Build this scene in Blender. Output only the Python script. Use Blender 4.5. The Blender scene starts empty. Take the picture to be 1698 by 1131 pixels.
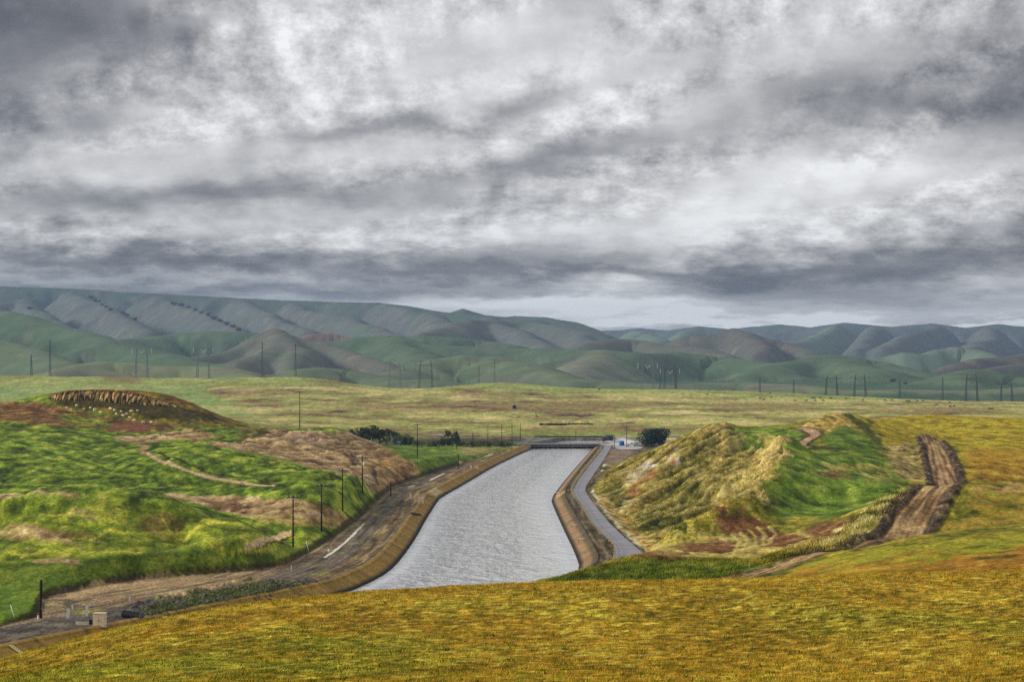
import bpy, math, random
import numpy as np
from mathutils import Vector
R = math.radians
random.seed(7)
rng = np.random.default_rng(11)
scene = bpy.context.scene
COL = scene.collection

# ------------------------------------------------------------------ camera
F = 3500.0            # focal length in photo pixels (photo 1698 px wide)
CX, HY, CH = 849.0, 608.0, 43.0   # principal column, horizon row, eye height above canal water (m)
cam_d = bpy.data.cameras.new("camera")
cam = bpy.data.objects.new("camera", cam_d); COL.objects.link(cam)
cam.location = (0, 0, CH); cam.rotation_euler = (R(90), 0, 0)
cam_d.sensor_width = 36; cam_d.lens = 36 * F / 1698.0
cam_d.shift_y = (HY - 565.5) / 1698.0
cam_d.clip_start = 0.5; cam_d.clip_end = 40000
scene.camera = cam

# ------------------------------------------------------------------ light
SUN_EL, SUN_AZ = 25.0, -92.0      # azimuth clockwise from +Y; light comes from the left and a little behind
sd = bpy.data.lights.new("sun", 'SUN'); sd.energy = 1.5; sd.angle = R(10); sd.color = (1.0, 0.95, 0.86)
sun = bpy.data.objects.new("sun", sd); COL.objects.link(sun)
_a = R(SUN_AZ); _e = R(SUN_EL)
sdir = Vector((math.sin(_a) * math.cos(_e), math.cos(_a) * math.cos(_e), math.sin(_e)))
sun.rotation_euler = (-sdir).to_track_quat('-Z', 'Y').to_euler()
scene.view_settings.view_transform = 'Standard'
scene.view_settings.look = 'None'
scene.view_settings.exposure = 1.1
scene.view_settings.gamma = 1.0
scene.render.engine = 'CYCLES'
scene.cycles.max_bounces = 5
scene.cycles.volume_bounces = 1
scene.cycles.diffuse_bounces = 2
scene.cycles.glossy_bounces = 2
scene.cycles.use_denoising = False


class NT:
    """small helper for node trees"""
    def __init__(s, tree): s.t = tree; s.n = tree.nodes; s.l = tree.links
    def node(s, typ, **kw):
        nd = s.n.new(typ)
        for k, v in kw.items(): setattr(nd, k, v)
        return nd
    def inp(s, sock, v):
        if hasattr(v, 'is_output') or isinstance(v, bpy.types.NodeSocket): s.l.new(v, sock)
        else: sock.default_value = v
    def math(s, op, a, b=0.0, c=0.0, clamp=False):
        nd = s.node('ShaderNodeMath', operation=op); nd.use_clamp = clamp
        s.inp(nd.inputs[0], a); s.inp(nd.inputs[1], b); s.inp(nd.inputs[2], c)
        return nd.outputs[0]
    def noise(s, vec, scale, detail=5, rough=0.55, dist=0.0):
        nd = s.node('ShaderNodeTexNoise'); s.l.new(vec, nd.inputs['Vector'])
        nd.inputs['Scale'].default_value = scale; nd.inputs['Detail'].default_value = detail
        nd.inputs['Roughness'].default_value = rough; nd.inputs['Distortion'].default_value = dist
        return nd.outputs['Fac']
    def ramp(s, fac, stops, interp='LINEAR'):
        nd = s.node('ShaderNodeValToRGB'); s.l.new(fac, nd.inputs[0]); cr = nd.color_ramp; cr.interpolation = interp
        while len(cr.elements) < len(stops): cr.elements.new(0.5)
        for e, (p, c) in zip(cr.elements, stops):
            e.position = p; e.color = (c, c, c, 1) if not hasattr(c, '__len__') else (*c, 1)
        return nd.outputs[0]
    def mix(s, fac, a, b, blend='MIX'):
        nd = s.node('ShaderNodeMix', data_type='RGBA', blend_type=blend)
        s.inp(nd.inputs[0], fac); s.inp(nd.inputs[6], a); s.inp(nd.inputs[7], b)
        return nd.outputs[2]
    def comb(s, x, y, z):
        nd = s.node('ShaderNodeCombineXYZ')
        s.inp(nd.inputs[0], x); s.inp(nd.inputs[1], y); s.inp(nd.inputs[2], z); return nd.outputs[0]
    def smooth(s, v, a, b):
        nd = s.node('ShaderNodeMapRange', interpolation_type='SMOOTHSTEP')
        s.inp(nd.inputs[0], v); nd.inputs[1].default_value = a; nd.inputs[2].default_value = b
        return nd.outputs[0]


# ------------------------------------------------------------------ sky: Nishita behind a procedural overcast
def build_world():
    w = bpy.data.worlds.new("World"); scene.world = w; w.use_nodes = True
    T = NT(w.node_tree); T.n.clear()
    out = T.node('ShaderNodeOutputWorld'); bg = T.node('ShaderNodeBackground')
    T.l.new(bg.outputs[0], out.inputs[0])
    tc = T.node('ShaderNodeTexCoord').outputs['Generated']
    sp = T.node('ShaderNodeSeparateXYZ'); T.l.new(tc, sp.inputs[0])
    x, y, z = sp.outputs
    # direction -> azimuth / elevation as tangents in degrees-like units (A ~ -14..14 and E ~ 0..10 in view)
    az = T.math('ARCTAN2', x, y); az = T.math('MULTIPLY', az, 57.3)
    el = T.math('ARCSINE', T.math('MAXIMUM', z, -0.05)); el = T.math('MULTIPLY', el, 57.3)
    lz = T.math('LOGARITHM', T.math('ADD', T.math('MAXIMUM', el, 0.0), 1.6), 2.718)
    # cloud-sheet coordinates: features flatten towards the horizon
    vec = T.comb(T.math('MULTIPLY', az, 0.16), T.math('MULTIPLY', lz, 2.1), 0.37)
    # slanted streaks of the upper deck
    sl = T.comb(T.math('ADD', T.math('MULTIPLY', az, 0.085), T.math('MULTIPLY', el, -0.05)),
                T.math('ADD', T.math('MULTIPLY', lz, 2.6), T.math('MULTIPLY', az, -0.055)), 5.2)
    big = T.noise(sl, 1.1, 5, 0.5, 0.0)
    mid = T.noise(vec, 1.9, 8, 0.56, 0.0)
    fine = T.noise(vec, 7.5, 9, 0.66, 0.0)
    v = T.math('ADD', T.math('MULTIPLY', T.math('SUBTRACT', big, 0.5), 0.75), 0.61)
    # wobble the placement of the broad masses with noise so no gaussian outline shows
    waz = T.math('ADD', az, T.math('MULTIPLY', T.math('SUBTRACT', T.noise(vec, 1.6, 5, 0.6), 0.5), 4.5))
    wel = T.math('ADD', el, T.math('MULTIPLY', T.math('SUBTRACT', T.noise(vec, 2.3, 5, 0.6), 0.5), 1.7))
    def blob(px, py, rx, ry, amp, slant=0.0):
        nonlocal v
        a0 = math.degrees(math.atan((px - CX) / F)); e0 = math.degrees(math.atan((HY - py) / F))
        ra = rx / F * 57.3; re = ry / F * 57.3
        da = T.math('SUBTRACT', waz, a0); de = T.math('SUBTRACT', wel, e0)
        if slant: de = T.math('SUBTRACT', de, T.math('MULTIPLY', da, slant))
        q = T.math('ADD', T.math('POWER', T.math('ABSOLUTE', T.math('DIVIDE', da, ra)), 2.0),
                   T.math('POWER', T.math('ABSOLUTE', T.math('DIVIDE', de, re)), 2.0))
        g = T.math('EXPONENT', T.math('MULTIPLY', q, -1.0))
        v = T.math('ADD', v, T.math('MULTIPLY', g, amp * 1.35))
    for b in SKY: blob(*b)
    tex = T.math('ADD', T.math('MULTIPLY', T.math('SUBTRACT', mid, 0.5), 0.54), T.math('MULTIPLY', T.math('MULTIPLY', T.math('SUBTRACT', fine, 0.5), T.math('ADD', 0.25, T.smooth(T.noise(sl, 2.0, 2, 0.5), 0.42, 0.60))), 0.85))
    # quieter texture in the low banded part
    tex = T.math('MULTIPLY', tex, T.math('ADD', 0.28, T.math('MULTIPLY', T.smooth(el, 1.6, 3.6), 0.85)))
    v = T.math('ADD', v, tex)
    # thin horizontal strata close to the horizon
    st = T.noise(T.comb(T.math('MULTIPLY', az, 0.05), T.math('MULTIPLY', el, 1.25), 2.2), 1.5, 5, 0.55, 0.2)
    st = T.math('MULTIPLY', T.math('SUBTRACT', st, 0.5), T.math('SUBTRACT', 0.85, T.math('MULTIPLY', T.smooth(el, 1.5, 4.0), 0.75)))
    v = T.math('ADD', v, st)
    col = T.ramp(v, [(0.0, (0.09, 0.084, 0.095)), (0.25, (0.20, 0.192, 0.205)), (0.5, (0.41, 0.40, 0.405)),
                     (0.75, (0.70, 0.69, 0.69)), (0.97, (1.0, 1.0, 1.0))])
    blue = T.math('SUBTRACT', 1.0, T.smooth(el, 0.8, 3.2))
    col = T.mix(T.math('MULTIPLY', T.math('MULTIPLY', blue, 0.9), T.math('SUBTRACT', 1.0, T.math('MULTIPLY', T.smooth(az, -6.5, -1.5), 0.75))), col, T.mix(1.0, col, (0.84, 0.97, 1.08, 1), 'MULTIPLY'))
    # overhead sky, out of view, dimmed to weaken ambient light against the sun
    zen = T.math('SUBTRACT', 1.0, T.math('MULTIPLY', T.smooth(el, 14.0, 50.0), 0.30))
    sc = T.node('ShaderNodeVectorMath', operation='SCALE'); T.l.new(col, sc.inputs[0]); T.inp(sc.inputs[3], zen)
    sky = T.node('ShaderNodeTexSky'); sky.sky_type = 'NISHITA'; sky.sun_disc = False
    sky.sun_elevation = R(SUN_EL); sky.sun_rotation = R(SUN_AZ)
    # background strength is 0.1: clouds are scaled up by 10 to keep their own brightness
    sc2 = T.node('ShaderNodeVectorMath', operation='SCALE'); T.l.new(sc.outputs[0], sc2.inputs[0]); sc2.inputs[3].default_value = 10.0 / 2.14
    fin = T.mix(0.96, sky.outputs[0], sc2.outputs[0])
    T.l.new(fin, bg.inputs[0]); bg.inputs[1].default_value = 0.1

# broad light and dark masses: photo column, row, half sizes, strength, slant
SKY = [(40, 60, 260, 120, -0.40, 0), (310, 70, 120, 70, -0.20, 0), (330, 190, 190, 90, 0.14, 0), (430, 40, 130, 60, 0.22, 0), (700, 90, 300, 110, 0.16, 0),
       (10, 230, 90, 60, -0.22, 0), (110, 285, 110, 45, 0.22, 0), (400, 322, 330, 26, -0.30, 0.03), (640, 212, 230, 22, -0.26, 0.16),
       (860, 175, 120, 30, -0.16, 0.2), (920, 262, 130, 26, -0.24, 0.22), (1000, 165, 110, 70, 0.14, 0), (1180, 75, 60, 60, -0.14, 0),
       (1120, 230, 160, 30, -0.08, 0.1), (1290, 75, 110, 50, 0.12, 0), (1340, 260, 120, 60, 0.15, 0), (1100, 325, 330, 55, 0.20, 0),
       (1500, 290, 220, 50, 0.12, 0), (1460, 178, 240, 30, -0.13, -0.06), (1600, 150, 180, 50, -0.04, 0), (1700, 90, 70, 190, -0.18, 0), (1690, 400, 160, 40, -0.14, 0),
       (190, 385, 300, 22, 0.10, 0), (150, 430, 340, 16, -0.26, 0), (420, 440, 200, 12, -0.14, 0), (930, 385, 420, 22, 0.12, 0), (1300, 375, 300, 24, 0.12, 0),
       (760, 452, 560, 15, -0.30, 0), (700, 425, 500, 10, -0.12, 0), (1250, 458, 300, 22, -0.26, 0), (1560, 440, 260, 26, -0.14, 0),
       (1000, 507, 260, 15, 0.34, 0), (1400, 500, 260, 12, -0.10, 0), (1120, 533, 360, 11, 0.34, 0), (1550, 541, 320, 7, 0.34, 0),
       (150, 462, 330, 10, 0.02, 0), (250, 488, 420, 15, -0.24, 0), (620, 482, 260, 10, -0.14, 0), (1050, 470, 40, 26, 0.16, 0.0), (1600, 490, 200, 10, 0.08, 0)]
build_world()


# ------------------------------------------------------------------ helpers
def tag(o, label=None, cat=None, group=None, kind=None):
    if label: o['label'] = label
    if cat: o['category'] = cat
    if group: o['group'] = group
    if kind: o['kind'] = kind
    return o

def P(px, py, d):
    return ((px - CX) / F * d, d, CH - (py - HY) / F * d)

def hsh(ix, iy, seed):
    h = (ix.astype(np.int64) * 374761393 + iy.astype(np.int64) * 668265263 + seed * 1442695041) & 0xffffffff
    h = ((h ^ (h >> 13)) * 1274126177) & 0xffffffff
    h = (h ^ (h >> 16)) & 0xffffffff
    return h

def perlin(x, y, seed=0):
    ix = np.floor(x); iy = np.floor(y); fx = x - ix; fy = y - iy
    ix = ix.astype(np.int64); iy = iy.astype(np.int64)
    u = fx * fx * fx * (fx * (fx * 6 - 15) + 10); v = fy * fy * fy * (fy * (fy * 6 - 15) + 10)
    def g(a, b, dx, dy):
        th = hsh(a, b, seed) * (2 * math.pi / 4294967296.0)
        return np.cos(th) * dx + np.sin(th) * dy
    n00 = g(ix, iy, fx, fy); n10 = g(ix + 1, iy, fx - 1, fy)
    n01 = g(ix, iy + 1, fx, fy - 1); n11 = g(ix + 1, iy + 1, fx - 1, fy - 1)
    a = n00 + u * (n10 - n00); b = n01 + u * (n11 - n01)
    return (a + v * (b - a)) * 1.5

def fbm(x, y, octv=4, seed=0, rough=0.5):
    s = 0; a = 1; t = 0
    for i in range(octv):
        s = s + a * perlin(x, y, seed + i * 17); t += a
        a *= rough; x = x * 2.03 + 11.3; y = y * 2.03 + 5.7
    return s / t

def sstep(x, a, b):
    t = np.clip((x - a) / (b - a), 0, 1); return t * t * (3 - 2 * t)

def seg_dist(X, Y, pts, closed=False):
    pts = np.asarray(pts, float); n = len(pts)
    best = np.full(X.shape, 1e18); tb = np.zeros(X.shape)
    for i in range(n if closed else n - 1):
        a = pts[i]; b = pts[(i + 1) % n]; ab = b - a; L = ab @ ab + 1e-12
        t = np.clip(((X - a[0]) * ab[0] + (Y - a[1]) * ab[1]) / L, 0, 1)
        dd = (X - a[0] - t * ab[0]) ** 2 + (Y - a[1] - t * ab[1]) ** 2
        m = dd < best; best = np.where(m, dd, best); tb = np.where(m, i + t, tb)
    return np.sqrt(best), tb

def inside(X, Y, poly):
    r = np.zeros(X.shape, bool); n = len(poly)
    for i in range(n):
        x1, y1 = poly[i]; x2, y2 = poly[(i + 1) % n]
        if y1 == y2: continue
        c = ((y1 > Y) != (y2 > Y)) & (X < (x2 - x1) * (Y - y1) / (y2 - y1) + x1)
        r ^= c
    return r

K = 0.84
def S(r, g, b):
    """display colour 0-255 -> surface colour (the light level divided out)"""
    return tuple(min(0.78, ((c / 255.0) ** 2.2) / K) for c in (r, g, b))

def grid_mesh(name, X, Y, Z, mat, col=None, smooth=True, attrs=None):
    nr, nc = X.shape
    co = np.stack([X, Y, Z], -1).reshape(-1, 3).astype(np.float32)
    idx = np.arange(nr * nc).reshape(nr, nc)
    q = np.stack([idx[:-1, :-1], idx[:-1, 1:], idx[1:, 1:], idx[1:, :-1]], -1).reshape(-1, 4).astype(np.int32)
    return raw_mesh(name, co, q, mat, col, smooth, attrs)

def raw_mesh(name, co, q, mat, col=None, smooth=False, attrs=None, parent=None):
    k = q.shape[1]
    me = bpy.data.meshes.new(name)
    me.vertices.add(len(co)); me.vertices.foreach_set('co', np.asarray(co, np.float32).ravel())
    me.loops.add(q.size); me.loops.foreach_set('vertex_index', np.asarray(q, np.int32).ravel())
    me.polygons.add(len(q)); me.polygons.foreach_set('loop_start', np.arange(0, q.size, k, dtype=np.int32))
    me.polygons.foreach_set('use_smooth', np.full(len(q), smooth))
    me.update(calc_edges=True)
    if col is not None:
        at = me.color_attributes.new('Col', 'FLOAT_COLOR', 'POINT')
        c4 = np.ones((len(co), 4), np.float32); c4[:, :3] = col.reshape(-1, 3)
        at.data.foreach_set('color', c4.ravel())
    for kname, arr in (attrs or {}).items():
        a = me.attributes.new(kname, 'FLOAT', 'POINT'); a.data.foreach_set('value', arr.ravel().astype(np.float32))
    me.materials.append(mat)
    o = bpy.data.objects.new(name, me); COL.objects.link(o)
    if parent: o.parent = parent
    return o

def soften(pts, it=2):
    pts = np.asarray(pts, float)
    for _ in range(it):
        a = pts[:-1] * .75 + pts[1:] * .25; b = pts[:-1] * .25 + pts[1:] * .75
        mid = np.empty((len(a) * 2, pts.shape[1])); mid[0::2] = a; mid[1::2] = b
        pts = np.concatenate([pts[:1], mid, pts[-1:]])
    return pts
# ------------------------------------------------------------------ near terrain: control points photo column, row, distance
CP = [
 # foreground hill
 (-600,2008,6),(849,2008,6),(2300,2008,6),(-600,1411,15),(849,1411,15),(2300,1411,15),
 (-600,1250,25),(0,1215,30),(849,1210,30),(1698,1200,30),(2300,1200,30),
 (-600,1160,60),(0,1150,60),(849,1140,65),(1698,1135,65),(2300,1120,65),
 (-600,1160,95),(0,1118,100),(290,1060,105),(600,1042,110),(849,1030,115),(1250,1025,115),(1698,1015,115),(2300,1000,115),
 (-600,1160,130),(0,1099,140),(100,1070,145),(290,1028,150),(450,1001,155),(600,988,160),(850,973,165),(1050,968,165),(1250,963,165),(1450,958,170),(1698,948,180),(2300,930,180),
 (-600,1190,180),(0,1140,180),(290,1080,190),(600,1040,200),(850,1025,205),(1050,1015,205),(1250,1005,200),(1450,985,205),(1698,960,215),(2300,940,215),
 (-600,1190,230),(0,1130,235),(290,1110,240),(600,1075,250),(849,1060,260),(1050,1030,260),
 (500,1050,310),(800,1020,320),(250,1090,280),
 # orange slope right
 (1698,868,350),(1600,880,348),(1530,889,345),(1460,904,342),(1500,896,344),(1380,920,335),(1300,958,300),(1698,900,290),(1698,930,240),(1500,940,270),(1350,965,270),(2300,850,350),(2300,900,260),
 (1200,985,270),(1100,990,290),(1050,985,330),
 # dirt road right
 (1220,963,322),(1370,916,365),(1300,938,345),(1420,922,378),(1460,912,388),(1505,893,408),(1545,840,440),(1562,805,478),(1570,842,530),(1566,806,600),(1556,765,690),(1550,734,800),(1625,832,530),(1520,832,530),(1600,800,478),(1520,806,478),
 (1435,893,395),(1480,852,425),(1510,815,470),
 (1640,830,440),(1698,806,470),(1698,812,600),(1650,770,660),(1698,790,640),(2300,790,500),(2300,760,700),(1620,880,385),(1698,870,400),
 (1590,815,505),
 # right bank
 (880,972,372),(960,949,392),(1020,934,408),(1100,914,430),(1050,948,390),(1120,945,375),(950,985,350),
 (1000,1000,350),(900,1010,345),
 (1180,915,430),(1250,890,455),(1220,930,390),(1330,900,420),(1400,885,420),(1250,865,480),(1350,860,485),
 (1130,895,462),(1180,868,482),(1250,830,505),(1285,795,560),(1290,757,640),(1330,757,650),(1450,757,655),(1400,830,540),(1460,800,560),(1300,845,520),
 (1180,820,590),(1120,850,560),(1200,790,650),(1235,757,720),(1225,720,800),(1120,880,500),
 (1100,744,810),(1120,737,800),(1085,756,890),(1150,742,950),(1075,751,830),(1210,706,850),(1190,704,850),(1130,727,800),(1080,750,800),(1150,760,730),(1060,775,790),(1020,790,740),(1100,800,680),(1050,820,660),
 (1250,712,830),(1320,712,790),(1345,735,730),(1390,684,850),(1350,697,860),(1430,702,820),(1475,745,720),(1500,740,715),
 (1390,720,760),(1420,735,720),
 (1400,700,1000),(1200,730,1000),(1100,735,1050),
 (1550,690,1080),(1698,696,1000),(1600,725,860),(1698,740,800),(1500,712,920),(2300,700,1000),(2300,730,800),(1480,695,1100),
 (1620,740,800),(1500,760,700),(1480,800,600),
 # left fields
 (0,1032,336),(-600,1040,330),(100,985,372),(-600,985,380),(0,985,380),(200,955,395),(0,930,405),(200,920,410),(400,935,405),(420,944,398),
 (0,880,440),(150,885,432),(330,885,440),(430,890,448),(-600,880,440),
 (0,833,452),(150,827,455),(280,845,458),(400,868,468),(-600,820,460),
 (0,832,520),(200,828,530),(330,835,545),(-600,820,520),
 (0,780,600),(200,785,600),(380,800,590),(-600,770,600),(0,735,700),(200,745,690),(-600,720,700),
 (0,700,790),(-600,690,800),(100,700,800),(190,720,780),(250,735,750),(0,674,880),(80,658,895),(-600,660,880),
 (110,650,905),(200,647,910),(280,655,905),(350,688,890),(420,708,895),(240,700,840),(330,715,820),(130,690,850),
 (200,690,1020),(0,680,1000),(350,700,1000),(-600,670,1000),
 (500,714,925),(560,713,900),(460,713,875),(600,738,850),(640,765,800),(690,788,752),(650,742,960),(622,743,880),(606,734,860),(560,722,1000),(450,718,1000),
 (470,760,705),(540,772,720),(590,770,735),(640,800,700),(400,745,740),(330,735,690),
 (300,738,685),(380,752,650),(450,770,640),(540,787,620),(600,800,610),(625,820,605),(600,850,570),(560,825,575),
 (450,803,575),(300,775,610),(250,752,650),(540,810,560),
 (430,838,540),(540,848,535),(600,862,545),(560,873,520),(430,870,500),(500,880,495),(330,855,500),
 (480,905,480),(400,905,470),(560,882,510),(300,910,445),(520,915,450),(450,925,430),
 # far of left bank
 (690,758,860),(760,765,850),(800,748,985),(740,742,1020),(690,740,1050),(620,738,1050),
 # plain
 (-600,690,1200),(0,695,1200),(400,720,1150),(700,735,1120),(860,733,1160),(1000,733,1160),(1200,735,1150),(1400,728,1200),(1698,710,1250),
 (860,725,1240),(1000,726,1240),(600,728,1200),(1200,727,1220),
 (849,716,1300),(400,705,1320),(1200,716,1320),(1600,700,1350),(2300,700,1350),
 (0,682,1350),(849,705,1420),(1200,705,1430),(1600,690,1550),(300,690,1500),(600,697,1480),(849,697,1520),
 (-600,660,1800),(0,662,1800),(300,663,1850),(600,664,1880),(849,672,1800),(1200,678,1750),(1600,675,1850),(2300,675,1850),
 (-600,640,2200),(0,645,2200),(300,645,2150),(600,648,2150),(849,652,2150),(1200,664,2100),(1600,671,2150),(2300,672,2150),
 (-600,620,2500),(0,622,2500),(200,626,2500),(420,628,2500),(520,627,2420),(600,640,2450),(690,646,2450),(820,635,2450),(950,644,2450),(1100,647,2500),(1250,652,2550),(1450,661,2550),(1698,668,2550),(2300,668,2550),
 (-600,635,2700),(0,637,2700),(400,640,2700),(820,652,2700),(1200,665,2750),(1698,674,2750),(2300,674,2750),
]
CP = np.array(CP, float)
cpx, cpd = CP[:, 0], CP[:, 2]
cpz = CH - (CP[:, 1] - HY) / F * cpd
def qs(px, d): return np.stack([(px - CX) / 240.0, np.log(d) * 5.5], -1)
def tps_fit(q, z, lam):
    n = len(z); r2 = ((q[:, None] - q[None]) ** 2).sum(-1)
    A = np.zeros((n + 3, n + 3)); A[:n, :n] = 0.5 * r2 * np.log(r2 + 1e-12) + lam * np.eye(n)
    A[:n, n] = 1; A[:n, n + 1:] = q; A[n, :n] = 1; A[n + 1:, :n] = q.T
    return np.linalg.solve(A, np.concatenate([z, [0, 0, 0]]))
_q = qs(cpx, cpd); _w = tps_fit(_q, cpz, 0.004)
def tps(px, d):
    q = qs(px, d); sh = q.shape[:-1]; q = q.reshape(-1, 2); out = np.empty(len(q))
    for i in range(0, len(q), 20000):
        s = q[i:i + 20000]; r2 = ((s[:, None] - _q[None]) ** 2).sum(-1)
        out[i:i + 20000] = (0.5 * r2 * np.log(r2 + 1e-12)) @ _w[:-3] + _w[-3] + s @ _w[-2:]
    return out.reshape(sh)

gpx = np.concatenate([np.arange(-1300, -60, 20), np.arange(-60, 1760, 2), np.arange(1760, 3001, 20)]).astype(float)
def geo(a, b, r): n = int(math.log(b / a) / math.log(r)) + 1; return a * (b / a) ** (np.arange(n) / n)
gd = np.concatenate([geo(6, 55, 1.03), geo(55, 1300, 1.0032), geo(1300, 2760, 1.0042), [2760.0]])
NR, NC = len(gd), len(gpx)
# evaluate on a coarse lattice, interpolate to the full one
cr = np.unique(np.concatenate([np.arange(0, NR, 6), [NR - 1]])); cc = np.unique(np.concatenate([np.arange(0, NC, 6), [NC - 1]]))
Zc = tps(*np.meshgrid(gpx[cc], gd[cr]))
Zt = np.stack([np.interp(gpx, gpx[cc], row) for row in Zc])
lg, lgc = np.log(gd), np.log(gd[cr])
GZ = np.stack([np.interp(lg, lgc, Zt[:, j]) for j in range(NC)], 1)
GPX, GD = np.meshgrid(gpx, gd)
GX = (GPX - CX) / F * GD; GY = GD.copy()

# canal outline in metres (left side from far to near, then right side back)
def onz(px, py, z=0.0):
    d = (CH - z) * F / (py - HY); return ((px - CX) / F * d, d)
CL = [(30, 1216), (12, 1112)] + [onz(*p) for p in [(882,745),(860,755),(818,775),(770,804),(731,826),(725,833),(705,865),(690,893),(668,925),(645,950),(612,968),(575,984)]] + \
     [(-38, 384), (-46, 366), (-56, 343), (-67, 318), (-76, 296), (-90, 270), (-150, 215)]
CR_ = [(52, 1216), (43, 1112)] + [onz(*p) for p in [(980,747),(955,775),(930,805),(913,828),(918,842),(935,880),(952,915),(963,945)]] + \
     [(11.5, 428), (4, 405), (-8, 380), (-24, 352), (-40, 320), (-52, 285), (-70, 240), (-120, 190)]
CANAL = CL + CR_[::-1]
BERM_L = [onz(*p, 2.0) for p in [(0,1042),(70,1024),(84,990),(200,966),(300,957),(420,948),(475,938),(510,921),(560,890),(600,860),(628,832),(655,808),(700,792),(760,772),(860,744),(888,736),
         (882,745),(731,826),(690,893),(640,952),(545,982)]] + [(-46,366),(-67,318),(-90,270),(-150,215),(-100,330)]
BERM_R = [onz(*p, 2.0) for p in [(975,737),(1120,737),(1060,752),(1012,772),(985,800),(975,815),(992,840),(1018,872),(1045,898),(1068,916)]] + [(22,430),(14.6,447),(12.5,684),(41,1083)]
sd_c, _ = seg_dist(GX, GY, CANAL, True); ins = inside(GX, GY, CANAL); sd_c = np.where(ins, -sd_c, sd_c)
b1, _ = seg_dist(GX, GY, BERM_L, True); b1 = np.where(inside(GX, GY, BERM_L), 0, b1)
b2, _ = seg_dist(GX, GY, BERM_R, True); b2 = np.where(inside(GX, GY, BERM_R), 0, b2)
bd = np.minimum(b1, b2)
near_c = np.clip(sd_c - 5.0, 0, None)
bd = np.minimum(bd, near_c * 1.0)
LW = 3.8   # width of the sloping lining
kb = sstep(bd, 0.0, 7.0)
berm_z = 2.05
Zb = berm_z * (1 - kb) + GZ * kb
# never below the berm level near the canal
prof = np.where(sd_c < LW, -0.5 + 2.55 * np.clip(sd_c, -1.5, LW) / LW - 0.35, Zb)
prof = np.where(sd_c < -1.0, -3.0, prof)
GZ = np.where(sd_c < LW, prof, Zb)
GZ0 = GZ.copy()
GV = HY + (CH - GZ) * F / GD          # photo row of every vertex of the bare terrain

def bilin(A, px, d):
    px = np.asarray(px, float); d = np.asarray(d, float)
    j = np.clip(np.searchsorted(gpx, px) - 1, 0, NC - 2); i = np.clip(np.searchsorted(gd, d) - 1, 0, NR - 2)
    u = np.clip((px - gpx[j]) / (gpx[j + 1] - gpx[j]), 0, 1); v = np.clip((d - gd[i]) / (gd[i + 1] - gd[i]), 0, 1)
    return (A[i, j] * (1 - u) + A[i, j + 1] * u) * (1 - v) + (A[i + 1, j] * (1 - u) + A[i + 1, j + 1] * u) * v
def ground_z(x, y): return bilin(GZ, CX + np.asarray(x) / np.asarray(y) * F, y)
def hit(px, py, dmin=60.0):
    """the point of the ground seen at this photo position, no nearer than dmin"""
    ds = gd[gd >= dmin]; z = bilin(GZ, np.full(len(ds), px), ds); v = HY + (CH - z) * F / ds
    k = np.where(v <= py)[0]
    i = k[0] if len(k) else len(ds) - 1
    if i > 0 and v[i - 1] > v[i]:
        t = (v[i - 1] - py) / (v[i - 1] - v[i]); d = ds[i - 1] + (ds[i] - ds[i - 1]) * min(max(t, 0), 1)
    else: d = ds[i]
    return float((px - CX) / F * d), float(d), float(bilin(GZ, px, d))

# ------------------------------------------------------------------ ground cover colours, laid out on the terrain
n_big = fbm(GX / 26, GY / 40, 4, 3); n_mid = fbm(GX / 7, GY / 15, 4, 21); n_sm = fbm(GX / 2.3, GY / 6.0, 3, 41); n_fi = fbm(GX / .8, GY / 1.1, 2, 61)
n_fg = np.zeros(GX.shape); _r = slice(0, int(np.searchsorted(gd, 260))); n_fg[_r] = fbm((GX[_r] + GY[_r]) / 1.9, (GX[_r] - GY[_r]) / 1.0, 5, 141, .72)
n_pl = fbm(GX / 90, GY / 160, 5, 77); n_pl2 = fbm(GX / 30 + 5, GY / 60, 5, 97)
pxm = F / GD                          # photo pixels per metre
WU = GPX + (n_mid * 5.0 + n_sm * 2.0) * np.minimum(pxm, 9)
WV = GV + (n_mid * 5.0 + n_sm * 2.0) * np.minimum(pxm, 9) * 0.22
col = np.zeros(GX.shape + (3,)); amp = np.ones(GX.shape)
bump = np.zeros(GX.shape)
def lay(mask, c, a=1.0):
    m = np.clip(mask * a, 0, 1)[..., None]; col[:] = col * (1 - m) + np.asarray(c) * m
def rows(d0, d1): return slice(*np.searchsorted(gd, [d0, d1]))
def poly(pts, d0, d1, c, a=1.0, soft=3.0, warp=1.0, tex=None):
    """a patch of ground cover, its outline traced on the slope between two distances"""
    r = rows(d0, d1); u = GPX[r] + (WU[r] - GPX[r]) * warp; v = GV[r] + (WV[r] - GV[r]) * warp
    pts = [(p[0], p[1] * 3.0) for p in pts]
    dd, _ = seg_dist(u, v * 3.0, pts, True); ii = inside(u, v * 3.0, pts)
    m = sstep(np.where(ii, dd, -dd), -soft, soft)
    if tex is not None: m = m * tex[r]
    m = np.clip(m * a, 0, 1)[..., None]
    cc_ = c[r] if getattr(c, 'ndim', 1) == 3 else np.asarray(c)
    col[r] = col[r] * (1 - m) + cc_ * m
    return r, m[..., 0]
def stroke(pts, d0, d1, w, c, a=1.0, warp=0.3, vs=3.0):
    r = rows(d0, d1); u = GPX[r] + (WU[r] - GPX[r]) * warp; v = GV[r] + (WV[r] - GV[r]) * warp
    dd, t = seg_dist(u, v * vs, [(p[0], p[1] * vs) for p in pts])
    ww = np.interp(t, range(len(pts)), w) if hasattr(w, '__len__') else w
    m = (1 - sstep(dd, ww * 0.6, ww * 1.4)) * a
    col[r] = col[r] * (1 - m[..., None]) + np.asarray(c) * m[..., None]
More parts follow.
